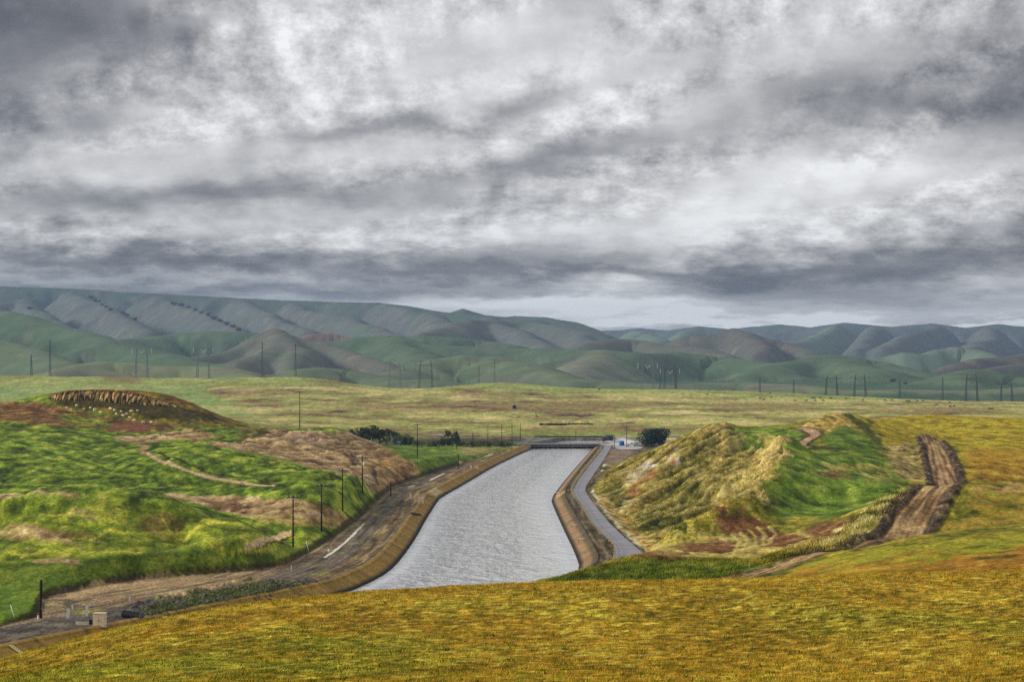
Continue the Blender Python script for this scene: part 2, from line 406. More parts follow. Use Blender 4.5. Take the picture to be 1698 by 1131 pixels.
def mixn(stops, n):
    """colours by noise value: stops (value, colour)"""
    v = [s_[0] for s_ in stops]
    return np.stack([np.interp(n, v, [s_[1][k] for s_ in stops]) for k in range(3)], -1)

C_gold = mixn([(-.55, S(62, 58, 14)), (-.28, S(100, 92, 22)), (-.06, S(140, 112, 32)), (.12, S(168, 128, 42)), (.3, S(188, 156, 54)), (.5, S(222, 200, 90))], n_fg * 1.25 + n_mid * .25)
C_gold2 = mixn([(-.5, S(40, 50, 14)), (-.2, S(82, 92, 24)), (.05, S(118, 116, 34)), (.25, S(160, 148, 46)), (.5, S(210, 190, 80))], n_fg * 1.4 + n_mid * .2)
_gm = (sstep(n_big * .8 + n_mid * .6, -.3, .5) * (1 - sstep(GD, 95, 150) * .85))[..., None]
C_gold = np.clip((C_gold * (1 - _gm) + C_gold2 * _gm) * 1.12, 0, .7)
C_green = mixn([(-.5, S(50, 60, 20)), (-.2, S(80, 98, 30)), (.05, S(106, 128, 38)), (.25, S(132, 150, 48)), (.5, S(176, 176, 70))], n_mid * .85 + n_sm * .65 + n_big * .35)
C_olive = mixn([(-.5, S(56, 60, 16)), (-.2, S(92, 92, 26)), (.05, S(130, 122, 40)), (.25, S(162, 146, 58)), (.5, S(198, 178, 84))], n_mid * .6 + n_sm * .6)
C_straw = mixn([(-.5, S(88, 78, 36)), (-.1, S(150, 130, 66)), (.2, S(190, 168, 92)), (.5, S(212, 192, 120))], n_mid * .5 + n_sm * .7)
C_plain = mixn([(-.5, S(88, 68, 52)), (-.3, S(132, 104, 68)), (-.1, S(142, 140, 76)), (.1, S(158, 158, 86)), (.28, S(190, 172, 108)), (.5, S(212, 190, 132))], n_pl * .6 + n_pl2 * .8 + n_big * .25)
C_dirt = mixn([(-.5, S(92, 70, 44)), (-.2, S(142, 112, 72)), (.1, S(180, 150, 104)), (.4, S(212, 188, 144))], n_mid * .6 + n_sm * .5 + n_big * .3)
C_brown = mixn([(-.5, S(66, 44, 30)), (0, S(104, 70, 48)), (.4, S(150, 108, 76))], n_mid * .6 + n_sm * .6)
C_orange = mixn([(-.5, S(94, 72, 20)), (-.1, S(146, 98, 32)), (.15, S(172, 114, 40)), (.4, S(168, 140, 46))], n_mid * .6 + n_sm * .5)

far = sstep(GD, 950, 1080)
col[:] = C_olive
r = rows(5, 235); col[r] = C_gold[r]
left = (GPX < 720)
L_ = (GD > 235) & left
col[L_] = C_green[L_]
Rm = (GD > 235) & (~left); col[Rm] = C_olive[Rm]
m = far[..., None]; col[:] = col * (1 - m) + C_plain * m

# plain: greener far band, brown scrub patches and pale streaks
poly([(-400,612),(2200,612),(2200,664),(1250,664),(900,650),(600,640),(300,640),(-400,640)], 1500, 2760, S(140, 158, 78), .55, 12)
poly([(-400,640),(330,640),(420,690),(-400,700)], 1000, 2300, S(128, 156, 84), .7, 20)
for pts, a in [([(700,668),(960,664),(1100,672),(960,684),(760,680)], .75), ([(730,640),(860,655),(880,668),(760,656)], .6), ([(520,668),(640,668),(780,684),(600,684)], .55),
               ([(330,648),(420,646),(480,656),(370,660)], .6), ([(160,624),(240,624),(230,636),(180,634)], .7), ([(500,625),(570,632),(600,642),(520,636)], .7),
               ([(1150,668),(1330,668),(1330,684),(1180,684)], .45), ([(880,708),(1120,708),(1300,716),(1120,724),(880,722)], .5), ([(640,724),(900,722),(900,730),(640,732)], .8),
               ([(1440,678),(1600,678),(1698,686),(1480,686)], .7), ([(0,618),(50,612),(60,624),(0,626)], .6)]:
    poly(pts, 1080, 2760, C_brown * 1.25, a, 8, 2.0, tex=sstep(n_pl2 + n_mid * .6, -.25, .15))
for y0, x0, x1 in [(690,640,900),(697,900,1300),(676,200,520),(684,1250,1400),(703,1100,1380),(655,940,1250),(650,560,800),(664,1050,1500)]:
    poly([(x0,y0),((x0+x1)/2,y0-3),(x1,y0+1),((x0+x1)/2,y0+5)], 1080, 2760, S(204, 190, 116), .6, 7, 2.5)
poly([(840,716),(1340,716),(1340,722),(840,722)], 1050, 1600, S(120, 140, 60), .6, 7)
poly([(400,700),(860,728),(860,738),(640,738),(400,712)], 950, 1500, S(88, 92, 52), .5, 6)
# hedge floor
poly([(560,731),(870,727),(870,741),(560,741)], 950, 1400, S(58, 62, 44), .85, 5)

# --- left fields
poly([(-400,845),(0,845),(200,838),(420,880),(520,900),(500,950),(-400,1000)], 330, 500, mixn([(-.4, S(84,98,28)),(0, S(130,142,42)),(.3, S(176,172,60)),(.5,S(196,176,84))], n_mid*.7+n_sm*.5), .75, 30)
poly([(-400,935),(80,940),(300,915),(460,925),(440,955),(200,968),(84,992),(60,1026),(-400,1035)], 330, 450, S(84,104,34), .65, 14)
stroke([(0,948),(150,935),(330,922),(440,930)], 330, 460, 14, S(40,62,18), .5)
poly([(0,985),(60,988),(70,1026),(0,1032)], 320, 400, S(92,120,38), .5, 8)
for pts, cc1, a in [([(0,872),(40,876),(110,898),(140,912),(60,905),(0,900)], C_dirt, .8), ([(70,935),(120,932),(130,942),(70,944)], C_dirt, .8), ([(110,845),(150,852),(170,872),(130,868)], C_dirt, .5),
                    ([(230,868),(290,862),(300,880),(280,905),(240,890)], C_brown, .6), ([(0,823),(110,824),(140,831),(0,834)], C_dirt, .8), ([(30,880),(150,890),(170,905),(90,902)], C_brown, .55)]:
    poly(pts, 330, 540, cc1, a, 6, 1.6)
# dirt exposures behind the first hump
poly([(236,826),(350,828),(420,833),(500,835),(540,845),(575,862),(590,878),(520,876),(430,868),(360,852),(300,836)], 420, 620, C_dirt, 1, 5)
poly([(340,838),(400,832),(420,834),(380,856),(350,850)], 440, 620, C_brown * .8, .8, 4)
poly([(400,838),(500,836),(530,858),(470,864),(410,862)], 440, 600, mixn([(-.4, S(104,78,48)),(0,S(158,130,84)),(.4,S(186,160,112))], n_sm+n_mid*.5), .85, 5)
poly([(400,862),(560,866),(610,874),(560,882),(430,874)], 420, 600, C_straw, .8, 5)
poly([(404,912),(440,900),(462,888),(482,884),(484,892),(462,902),(440,914),(410,918)], 380, 560, S(206,178,128), 1, 1.5, .25)
stroke([(424,916),(446,914),(470,902),(486,892)], 380, 560, 3.5, S(70,52,36), .95, .3)
# path on the slope
stroke([(243,752),(262,764),(300,782),(340,795),(390,806),(450,812)], 480, 760, [4,5,5,6,7,4], S(198,166,126), 1, .25)
stroke([(265,752),(300,770),(350,790),(420,800),(470,812)], 480, 760, 3.5, S(46,46,22), .9, .25)
stroke([(228,730),(240,742),(236,752)], 600, 900, 6, S(160,128,88), .9)
stroke([(240,738),(262,735),(255,745),(243,748)], 600, 900, 6, S(40,54,24), .85)
poly([(190,726),(250,722),(330,712),(360,722),(330,730),(250,732),(210,736)], 600, 960, C_dirt * 1.1, .95, 4)
stroke([(200,736),(250,728),(330,715),(370,712),(440,716)], 600, 960, 3.5, S(60,52,28), .7)
stroke([(0,712),(60,716),(120,718),(180,734),(220,742)], 600, 860, 4, S(52,58,26), .6)
stroke([(30,735),(110,760),(180,780),(260,790)], 520, 760, 5, S(44,70,20), .6)
stroke([(0,780),(90,792),(200,800)], 480, 640, 6, S(50,78,22), .5)
stroke([(330,798),(380,812),(440,816)], 480, 640, 7, S(44,62,20), .6)
stroke([(230,832),(310,842),(370,862),(420,872)], 420, 520, 6, S(48,68,20), .7)
for pts in [[(0,722),(80,735),(170,762),(250,778),(300,790)],[(20,750),(120,772),(200,792),(280,800)],[(0,765),(60,778),(140,800)],[(100,735),(180,748),(240,768)],[(290,748),(340,764),(400,775),(460,782)],[(330,760),(390,786),(440,795)]]:
    stroke(pts, 470, 800, 3.0, S(54,70,24), .55, .5)
for pts in [[(0,735),(90,748),(180,775)],[(0,800),(120,806),(260,812)],[(280,735),(360,745),(430,762),(520,780)],[(500,800),(560,806),(610,820)],[(460,806),(500,798),(530,790)]]:
    stroke(pts, 470, 800, 5.0, S(146,166,58), .5, .6)
for pts in [[(30,870),(120,880),(180,905)],[(200,850),(260,862)],[(300,868),(380,885),(430,890)],[(120,905),(230,912),(330,905)],[(0,905),(70,915)]]:
    stroke(pts, 330, 500, 4.0, S(60,70,24), .6, .7)
for pts in [[(60,860),(150,862),(200,875)],[(180,890),(260,895),(340,888)],[(20,925),(120,918),(240,922)],[(330,868),(400,876)],[(380,925),(440,918)]]:
    stroke(pts, 330, 500, 6.0, S(196,190,66), .6, .8)
# red-brown band below the outcrop
poly([(-400,668),(70,668),(160,690),(260,700),(340,706),(250,718),(150,712),(0,700),(-400,700)], 700, 960, C_brown * np.array([1.15,.9,.9]), .8, 7, 1.4)
poly([(90,690),(160,690),(200,712),(120,708)], 700, 960, C_green, .6, 6, 1.5)
poly([(170,705),(240,702),(250,714),(190,716)], 700, 960, S(128,78,62), .7, 6, 1.4)
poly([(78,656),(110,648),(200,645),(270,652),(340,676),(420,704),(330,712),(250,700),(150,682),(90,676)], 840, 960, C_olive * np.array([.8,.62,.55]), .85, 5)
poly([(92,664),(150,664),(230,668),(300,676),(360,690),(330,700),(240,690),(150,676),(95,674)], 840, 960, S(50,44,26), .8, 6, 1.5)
stroke([(84,652),(110,648),(200,646),(270,654),(340,680),(400,702)], 840, 980, 4, S(122,78,42), .9)
poly([(400,704),(450,712),(470,735),(380,738),(400,724)], 700, 1000, C_brown, .6, 6)
stroke([(340,744),(420,748),(500,744),(560,742)], 620, 960, 3, S(70,56,42), .6)
# big graded dirt hill
poly([(452,711),(510,716),(555,722),(600,716),(630,738),(660,762),(700,782),(690,796),(655,806),(628,826),(618,816),(600,800),(560,786),(500,776),(455,762),(400,752),(350,745),(345,737),(400,734),(440,728)], 560, 990, C_dirt, 1, 4)
poly([(470,718),(520,720),(560,740),(540,750),(480,738)], 700, 960, S(176,146,116), .6, 8)
poly([(600,758),(650,760),(690,790),(650,812),(615,800)], 560, 820, C_dirt * np.array([1.05,.92,.78]), .7, 6)
lay(inside(GPX, GV, [(452,711),(600,716),(700,782),(628,826),(350,745)]) * (GD > 560) * (GD < 990) * np.clip(1 - np.abs(perlin(GX / 11 + n_mid * .5 - GY / 60, GY / 70, 35)) * 4, 0, 1), np.array(S(84, 62, 46)), .6)
stroke([(470,735),(540,745),(560,738)], 620, 920, 4, S(90,92,46), .6)
stroke([(572,756),(584,766),(590,776)], 600, 900, 4, S(66,52,42), .8); stroke([(582,756),(594,768),(598,776)], 600, 900, 3, S(66,52,42), .7)
stroke([(616,778),(622,790),(624,808)], 560, 820, 4, S(58,48,40), .8); stroke([(608,776),(640,780),(660,795)], 560, 820, 4, S(98,92,50), .8)
stroke([(480,770),(520,768),(560,782)], 560, 820, 4, S(80,66,48), .7)
poly([(603,790),(616,790),(618,806),(606,806)], 560, 820, S(186,168,140), .6, 4)
poly([(600,740),(640,746),(680,768),(700,784),(690,786),(650,770),(615,752)], 560, 960, S(150,118,76), .7, 4)
poly([(648,740),(700,738),(840,740),(830,748),(780,764),(740,776),(712,790),(690,776),(660,756)], 640, 1120, mixn([(-.4, S(66,84,30)),(0, S(98,120,42)),(.4, S(126,144,58))], n_mid*.8+n_sm*.5), 1, 4)
poly([(765,744),(830,742),(810,752),(770,756)], 800, 1120, S(168,150,92), .7, 5)
stroke([(700,792),(740,780),(800,758),(850,744)], 640, 1120, 2.5, S(66,58,40), .8)

# --- right bank
poly([(872,972),(930,958),(1010,938),(1100,928),(1230,930),(1260,945),(1200,964),(900,974)], 300, 470, mixn([(-.4, S(56, 64, 18)),(0, S(96, 110, 34)),(.4, S(136, 136, 50))], n_mid*.8+n_sm*.5), .95, 6)
poly([(1035,924),(1080,915),(1180,885),(1290,885),(1420,870),(1440,895),(1360,912),(1230,925),(1120,926)], 340, 540, C_straw, .9, 6)
for pts in [[(1190,866),(1240,860),(1280,872),(1270,888),(1200,886)],[(1130,905),(1200,896),(1230,908),(1180,920),(1130,918)],[(1240,880),(1330,888),(1340,905),(1260,912)],[(1330,872),(1400,862),(1440,862),(1410,884),(1350,892)],[(1050,922),(1110,918),(1100,926),(1055,928)]]:
    poly(pts, 340, 560, C_brown * np.array([1.05,.85,.8]), .85, 7, 1.6)
for k in range(5):
    stroke([(1180+k*16,922-k*3),(1215+k*16,912-k*4),(1225+k*14,898-k*4),(1210+k*16,886-k*3)], 340, 540, 3, S(206,188,110), .55)
poly([(1210,710),(1330,710),(1350,722),(1345,745),(1460,755),(1500,775),(1520,800),(1470,840),(1400,862),(1290,862),(1262,840),(1290,800),(1300,762),(1240,750),(1212,740)], 470, 860, mixn([(-.4, S(58, 74, 22)),(0, S(98, 122, 38)),(.4, S(136, 152, 56))], n_mid*.9+n_sm*.5), 1, 20, 2.0)
poly([(1360,720),(1400,704),(1430,716),(1460,745),(1450,756),(1370,748)], 660, 860, mixn([(-.4, S(54, 68, 22)),(0, S(88, 110, 36)),(.4, S(112, 130, 46))], n_mid), 1, 10, 1.5)
for pts, a in [([(1258,724),(1320,724),(1315,731),(1262,731)], .8), ([(1370,772),(1470,770),(1480,780),(1380,780)], .6), ([(1350,785),(1400,780),(1395,792),(1360,792)], .6), ([(1430,785),(1480,782),(1475,800),(1440,798)], .7)]:
    poly(pts, 480, 860, C_straw, a, 5, 1.5)
poly([(1355,786),(1400,780),(1395,790)], 480, 700, C_brown, .7, 4)
stroke([(1212,712),(1216,745),(1208,765)], 560, 860, 6, S(70,78,26), .7)
# sandy peak
poly([(1320,712),(1360,690),(1388,683),(1400,686),(1420,710),(1400,706),(1370,722),(1350,716)], 700, 920, mixn([(-.4, S(98,78,34)),(0, S(160,134,62)),(.4, S(206,182,104))], n_sm+n_mid*.5), 1, 4)
stroke([(1400,684),(1430,706),(1465,742)], 680, 900, 7, S(56,66,26), .8)
stroke([(1362,690),(1378,692)], 760, 900, 5, S(84,58,34), .8)
# cut face with tall dry grass
poly([(1190,703),(1214,708),(1212,745),(1290,757),(1292,800),(1250,842),(1180,872),(1095,906),(1070,912),(1030,880),(1000,846),(988,815),(1000,785),(1050,762),(1100,740),(1135,722)], 455, 880, mixn([(-.5, S(62,66,22)),(-.2, S(104,98,36)),(.05, S(150,130,58)),(.3, S(182,160,84)),(.5, S(204,184,116))], n_mid*.55+n_sm*.7), 1, 5)
for pts, a in [([(1110,790),(1180,780),(1250,790),(1190,830),(1140,850),(1100,830)], .55), ([(1050,862),(1120,835),(1180,860),(1140,880),(1085,896)], .85), ([(1000,815),(1040,790),(1060,800),(1030,835),(1010,835)], .6),
               ([(1120,762),(1170,735),(1190,745),(1150,790),(1120,785)], .4), ([(1230,770),(1262,765),(1250,800),(1225,810)], .6), ([(1200,830),(1250,800),(1260,830),(1220,850)], .4)]:
    poly(pts, 455, 880, mixn([(-.4, S(38,50,18)),(0, S(68,82,28)),(.4, S(112,116,48))], n_sm+n_mid*.4), a, 10, 2.0)  # darker green grass in the hollows, laid on to strengthen their shading too
stroke([(1290,757),(1272,790),(1256,820),(1240,842)], 460, 700, [9,10,8,6], S(204,178,108), .75, 1.5, 2)
stroke([(1260,764),(1215,800),(1185,812)], 460, 760, 6, S(196,170,96), .5, 1.5, 2)
stroke([(1192,704),(1200,730),(1190,760),(1150,790)], 560, 880, 8, S(206,182,104), .6, 1.5, 2)
stroke([(1235,842),(1170,875),(1100,905),(1060,915)], 440, 600, 7, S(190,174,80), .8, 1, 2)
# pale and rusty rock showing through
poly([(1036,790),(1064,768),(1078,762),(1088,770),(1060,790),(1040,802)], 600, 860, S(198,190,172), .8, 3, .8)
poly([(1062,776),(1076,768),(1084,772),(1070,784)], 600, 860, S(236,226,206), .9, 2, .6)
poly([(1052,800),(1088,772),(1094,778),(1066,804),(1046,818),(1034,830)], 560, 860, mixn([(-.3, S(150,82,40)),(.1,S(196,110,60)),(.4,S(222,180,140))], n_sm), .9, 3, .8)
poly([(1104,762),(1130,738),(1136,740),(1124,764),(1108,770)], 660, 880, mixn([(-.3, S(178,86,50)),(0,S(224,190,160)),(.4,S(236,226,206))], n_sm), .9, 3, .8)
poly([(1012,848),(1046,820),(1060,822),(1032,850),(1020,862)], 520, 760, mixn([(-.4, S(110,90,50)),(0,S(196,170,110)),(.4,S(230,214,170))], n_sm*1.2), .9, 4, .8)
poly([(984,822),(1000,818),(1024,846),(1046,872),(1084,898),(1094,904),(1066,914),(1040,888),(1010,858)], 450, 760, mixn([(-.4, S(110,80,34)),(0,S(184,146,74)),(.4,S(218,196,138))], n_sm*1.3), .9, 3, .8)
stroke([(980,812),(992,835),(1016,864),(1042,890),(1070,915)], 440, 760, 2.6, S(224,206,170), .9, .5, 2)
# gold fields on the right
poly([(1416,686),(2300,686),(2300,806),(1600,806),(1590,740),(1520,728),(1480,740),(1440,700)], 640, 1300, mixn([(-.5, S(96,90,22)),(-.1,S(142,124,28)),(.15,S(184,160,42)),(.4,S(150,156,50))], n_mid*.8+n_sm*.4+n_big*.4), 1, 5)
poly([(1600,745),(2300,752),(2300,806),(1605,800)], 480, 900, C_orange, .55, 14)
poly([(1470,745),(1500,732),(1520,740),(1535,800),(1500,800),(1470,760)], 480, 860, mixn([(-.4, S(84,74,40)),(0,S(146,126,76)),(.4,S(182,160,96))], n_sm+n_mid*.5), .9, 5)
poly([(1555,885),(1600,850),(1606,806),(2300,806),(2300,880),(1698,868)], 380, 560, mixn([(-.5, S(88,84,20)),(-.1,S(126,112,34)),(.15,S(154,124,50)),(.4,S(136,140,44))], n_mid*.8+n_sm*.5), 1, 5)
poly([(1640,806),(1698,804),(1698,814),(1620,818)], 420, 560, S(186,150,90), .6, 5)
# embankment left of the dirt road
poly([(1540,800),(1560,803),(1500,830),(1450,880),(1400,908),(1365,915),(1392,896),(1440,850),(1500,810)], 350, 520, mixn([(-.4, S(120,112,50)),(0,S(176,164,84)),(.4,S(208,196,140))], n_sm+n_mid*.4), 1, 4)
# orange slope
poly([(1280,962),(1380,918),(1500,900),(2300,850),(2300,990),(1280,975)], 225, 378, C_orange * np.array([.95, 1.06, 1.0]), .9, 5)
poly([(1380,918),(1500,900),(2300,852),(2300,872),(1500,918),(1330,950),(1290,958)], 225, 378, S(140,146,44), .7, 7)
poly([(1360,958),(1500,925),(1698,895),(1698,905),(1500,935),(1380,960)], 225, 378, S(136,142,36), .6, 6, 1.5)
poly([(1600,915),(1680,908),(1660,922),(1600,925)], 225, 378, S(66,72,20), .7, 6, 2)

# --- bare canal shoulders: gravel, worn lengthwise
al = np.where(GPX < 849, 0, 0) + GY
g1 = perlin(sd_c / 1.3 + 9, GY / 34, 5) * .6 + perlin(sd_c / .6, GY / 14, 8) * .4 + n_sm * .35
C_grav = mixn([(-.6, S(80, 72, 62)), (-.15, S(100, 90, 78)), (.15, S(114, 104, 90)), (.6, S(136, 124, 106))], g1)
mb = (1 - sstep(b1 + n_mid * 1.6, .1, 1.4)) * (GD < 1240)
C_l = C_grav.copy()
tt = sstep(sd_c + n_mid * 3, 13, 20)[..., None]; C_l = C_l * (1 - tt) + mixn([(-.5, S(100,82,62)), (0, S(138,116,88)), (.4, S(172,150,116))], g1) * tt
tt = (sstep(sd_c, 4, 6) * (1 - sstep(sd_c, 8, 11)))[..., None] * .6; C_l = C_l * (1 - tt) + mixn([(-.5, S(80,64,44)), (.1, S(132,104,64)), (.4, S(170,140,90))], g1 + n_mid * .3) * tt
tt = (1 - sstep(GD + n_mid * 6, 362, 376))[..., None] * (1 - sstep(b1 * 0 + sd_c, 14, 19))[..., None] * .8; C_l = C_l * (1 - tt) + mixn([(-.5, S(62,58,54)), (0, S(88,82,76)), (.4, S(112,104,94))], n_sm + n_fi * .5) * tt
lay(mb, C_l)
mbr = (1 - sstep(b2 + n_mid * 1.0, .1, 1.2)) * (GD < 1240)
C_r = mixn([(-.5, S(62, 54, 42)), (0, S(92, 80, 62)), (.4, S(128, 112, 86))], g1)
lay(mbr, C_r)
lay((sd_c < LW).astype(float), np.array(S(70, 62, 54)))
# dark cut edge of the field above the dirt
ed = (1 - sstep(np.abs(b1 - 1.1 + n_sm * .4), .4, 1.1)) * (GD < 900) * (GPX < 760)
lay(ed, np.array(S(52, 40, 26)), .8)
# yard on the left, spoil heaps
poly([(84,1000),(120,975),(220,960),(330,955),(380,962),(250,975),(160,985),(110,1005),(90,1012)], 300, 460, S(170,144,104), .7, 4)
poly([(280,1000),(300,985),(390,965),(470,960),(400,985),(330,1000)], 300, 460, C_dirt, .6, 5)
poly([(430,1006),(540,975),(520,960),(420,965),(330,985),(270,1020),(300,1030)], 300, 430, mixn([(-.4, S(44,42,34)),(0, S(76,74,58)),(.4,S(104,112,48))], n_sm*1.2), .8, 5, 1.4)
poly([(220,1005),(260,998),(300,1010),(290,1030),(240,1010)], 300, 430, S(84,78,72), .8, 4, 1.4)
poly([(110,1003),(120,996),(148,1000),(150,1008),(130,1014)], 300, 430, S(84,76,68), .8, 4, 1.4)
# far apron by the bridge
poly([(850,735),(880,727),(1010,727),(1120,730),(1110,745),(1000,742),(880,742)], 1090, 1290, S(112,108,106), .85, 4, .8)
poly([(1000,729),(1060,731),(1062,746),(1030,748),(1015,738)], 1040, 1290, S(186,184,184), .85, 3, .8)
poly([(1010,745),(1050,748),(1046,760),(1018,770),(1004,772)], 850, 1100, S(140,118,100), .8, 4)

# dirt road over the right bank: bare centre, dug-over shoulders
ROAD = [P(*p)[:2] for p in [(1120,992,300),(1220,963,322),(1300,938,345),(1370,916,365),(1420,918,378),(1490,895,400),(1525,850,435),(1557,806,478),(1572,825,530),(1570,803,600),(1557,765,690),(1543,733,800),(1538,720,860)]]
rd, rt = seg_dist(GX, GY, ROAD)
sh = (1 - sstep(rd + n_sm * .9, 5.4, 6.8)) * sstep(GD, 300, 322) * (1 - sstep(GD, 800, 830))
sh *= np.interp(GD, [360, 400], [.6, 1])
lay(sh, mixn([(-.5, S(36, 28, 24)), (-.1, S(66, 54, 42)), (.2, S(100, 84, 62)), (.45, S(136, 116, 84))], n_fi * .5 + n_sm * .9))
rut = perlin(rd * .9, GY / 50, 71)
lay((1 - sstep(rd + n_sm * .4, 2.7, 3.5)) * sstep(GD, 300, 322) * (1 - sstep(GD, 840, 870)), mixn([(-.4, S(98, 76, 50)), (0, S(144, 114, 76)), (.4, S(180, 150, 104))], rut * 1.1 + n_sm * .4))
PATH = [P(*p)[:2] for p in [(1322,709,800),(1348,720,775),(1354,727,760),(1330,736,738),(1326,745,720),(1350,750,705),(1390,754,690)]]
pd_, _ = seg_dist(GX, GY, PATH)
lay((1 - sstep(pd_ + n_sm, 2.6, 4.2)), np.array(S(60, 46, 34)), .85)
lay((1 - sstep(pd_ + n_sm * .4, 1.2, 2.2)) * sstep(-GY, -790, -700) * 0 + (1 - sstep(pd_ + n_sm * .4, 1.4, 2.3)) * (GY > 712), np.array(S(170, 136, 106)))

ac_ = GX * .92 - GY * .39; al_ = GX * .39 + GY * .92
gull = 1 - np.abs(perlin(ac_ / 9 + n_mid * .25, al_ / 80, 31) + .5 * perlin(ac_ / 4.2 + n_mid * .3, al_ / 50, 37)) * 2.4
cutm0 = inside(WU, WV, [(1190,703),(1300,757),(1292,800),(1250,842),(1090,906),(1050,880),(1020,850),(1000,812),(1005,785),(1135,722)]) & (GD > 455) & (GD < 880)
st_ = perlin(ac_ / 2.2 + n_sm * .3, al_ / 34, 131) * .7 + perlin(ac_ / 1.0, al_ / 20, 137) * .4
lay(cutm0 * sstep(st_, .1, .6), np.array(S(186, 168, 100)), .4); lay(cutm0 * sstep(-st_, .05, .5), np.array(S(66, 68, 28)), .65)
lay(cutm0 * sstep(gull, .25, .9), mixn([(-.4, S(150, 130, 66)), (0, S(190, 168, 92)), (.4, S(214, 196, 128))], n_sm), .55)
lay(cutm0 * sstep(-gull, .0, .6), mixn([(-.4, S(48, 54, 22)), (0, S(78, 84, 34)), (.4, S(116, 112, 52))], n_sm), .6)
# relief: tussocks, hummocks, gullies
A1 = np.interp(GD, [6, 60, 200, 260, 450, 900, 1200, 2700], [.02, .10, .16, .25, .35, .5, .7, 1.2])
flat = sstep(bd, 1.0, 9.0)
cutm = inside(GPX, GV, [(1190,703),(1300,757),(1292,800),(1250,842),(1070,912),(1000,846),(1000,785),(1135,722)]) & (GD > 455) & (GD < 880)
ac_ = GX * .92 - GY * .39; al_ = GX * .39 + GY * .92
gull = 1 - np.abs(perlin(ac_ / 9 + n_mid * .25, al_ / 80, 31) + .5 * perlin(ac_ / 4.2 + n_mid * .3, al_ / 50, 37)) * 2.4
lf_ = sstep(GD, 330, 450) * (1 - sstep(GD, 950, 1100)) * (GPX < 760)
n_hum = fbm(GX / 14, GY / 22, 3, 111)
dz = A1 * (n_mid * np.where(lf_ > .3, .55, .9) + n_big * 1.4 * sstep(GD, 240, 400)) * flat + lf_ * (n_hum * .75 - np.abs(n_big) * .8 + .2) * flat
dz += ((GPX > 860) & (GD > 300) & (GD < 1000)) * n_hum * .6 * flat
dz += np.where(GD < 240, n_sm * .07 + n_fi * .05, n_sm * .10) * np.clip(flat + .15, 0, 1)
cutw = cutm * sstep(bd, 2, 14)
def ridge_line(pts, h_, w_):
    global dz
    dd, _ = seg_dist(GX, GY, soften(np.array([P(*p)[:2] for p in pts]), 2)); dz = dz + h_ * np.exp(-(dd / w_) ** 2) * sstep(bd, 1, 10)
ridge_line([(1300,754,640),(1286,778,600),(1268,800,560),(1252,830,515),(1258,818,530)], 3.0, 8)
ridge_line([(1196,712,820),(1202,728,800),(1196,752,760),(1170,775,720)], 2.6, 8)
ridge_line([(1300,754,640),(1262,758,690),(1225,775,680),(1180,800,640),(1140,812,620)], 3.4, 7)
ridge_line([(1236,848,495),(1190,868,480),(1140,888,470),(1095,905,464)], 2.8, 6)
ridge_line([(1215,800,600),(1190,830,560),(1165,850,530)], -5.0, 11)
ridge_line([(1240,740,760),(1215,765,740)], -3.6, 10)
dz += cutw * (gull * 1.3 - .8 + n_sm * .35) * (1 - .5 * sstep(GD, 740, 860))
gr = (GD > 280) & (GD < 460) & inside(GPX, GV, [(220,1005),(300,985),(430,958),(540,975),(430,1010),(240,1045)])
dz += gr * (np.clip(n_sm, -.2, 1) * .9 + np.clip(n_mid + .2, 0, 1) * .9 + n_fi * .3) * sstep(sd_c, 1, 6)
dirtm = inside(GPX, GV, [(452,711),(600,716),(700,782),(628,826),(350,745)]) & (GD > 560) & (GD < 990)
gl2 = np.clip(1 - np.abs(perlin(GX / 11 + n_mid * .5 - GY / 60, GY / 70, 35)) * 3.0, 0, 1)
dz += dirtm * (gull * .2 + n_sm * .2 - gl2 * 1.0) * flat
dz += sh * (sstep(rd, 3.3, 4.4)) * (1 - sstep(rd, 5.4, 7.0)) * (.6 + n_sm * .3 + n_fi * .2) * np.interp(GD, [360, 410], [.3, 1])
dz += .8 * sstep(b1 + n_sm * .4, .6, 2.2) * (b1 < 60) * (GD < 900) * (GPX < 760) * sstep(GD, 330, 345)
dz = np.where(sd_c < LW + .3, 0, dz)
GZ = GZ + dz

# ------------------------------------------------------------------ materials
MATS = {}
def pr_mat(name, color=None, rough=.8, metal=0.0, attr=False, var=0.25, vscale=1.0, bump=0.0, bscale=2.0, spec=.2):
    m = bpy.data.materials.new(name); m.use_nodes = True; T = NT(m.node_tree)
    b = T.n['Principled BSDF']; b.inputs['Roughness'].default_value = rough; b.inputs['Metallic'].default_value = metal
    b.inputs['Specular IOR Level'].default_value = spec
    tc = T.node('ShaderNodeTexCoord').outputs['Object']
    base = T.node('ShaderNodeAttribute', attribute_name='Col').outputs['Color'] if attr else None
    n = T.noise(tc, vscale, 6, .62)
    k = T.ramp(n, [(.28, 1 - var), (.72, 1 + var)])
    src = base if base is not None else (*color, 1)
    c = T.mix(1.0, src, k, 'MULTIPLY'); T.l.new(c, b.inputs['Base Color'])
    if bump:
        bn = T.node('ShaderNodeBump'); bn.inputs['Strength'].default_value = bump; bn.inputs['Distance'].default_value = .1
        T.l.new(T.noise(tc, bscale, 6, .6), bn.inputs['Height']); T.l.new(bn.outputs[0], b.inputs['Normal'])
    MATS[name] = m; return m

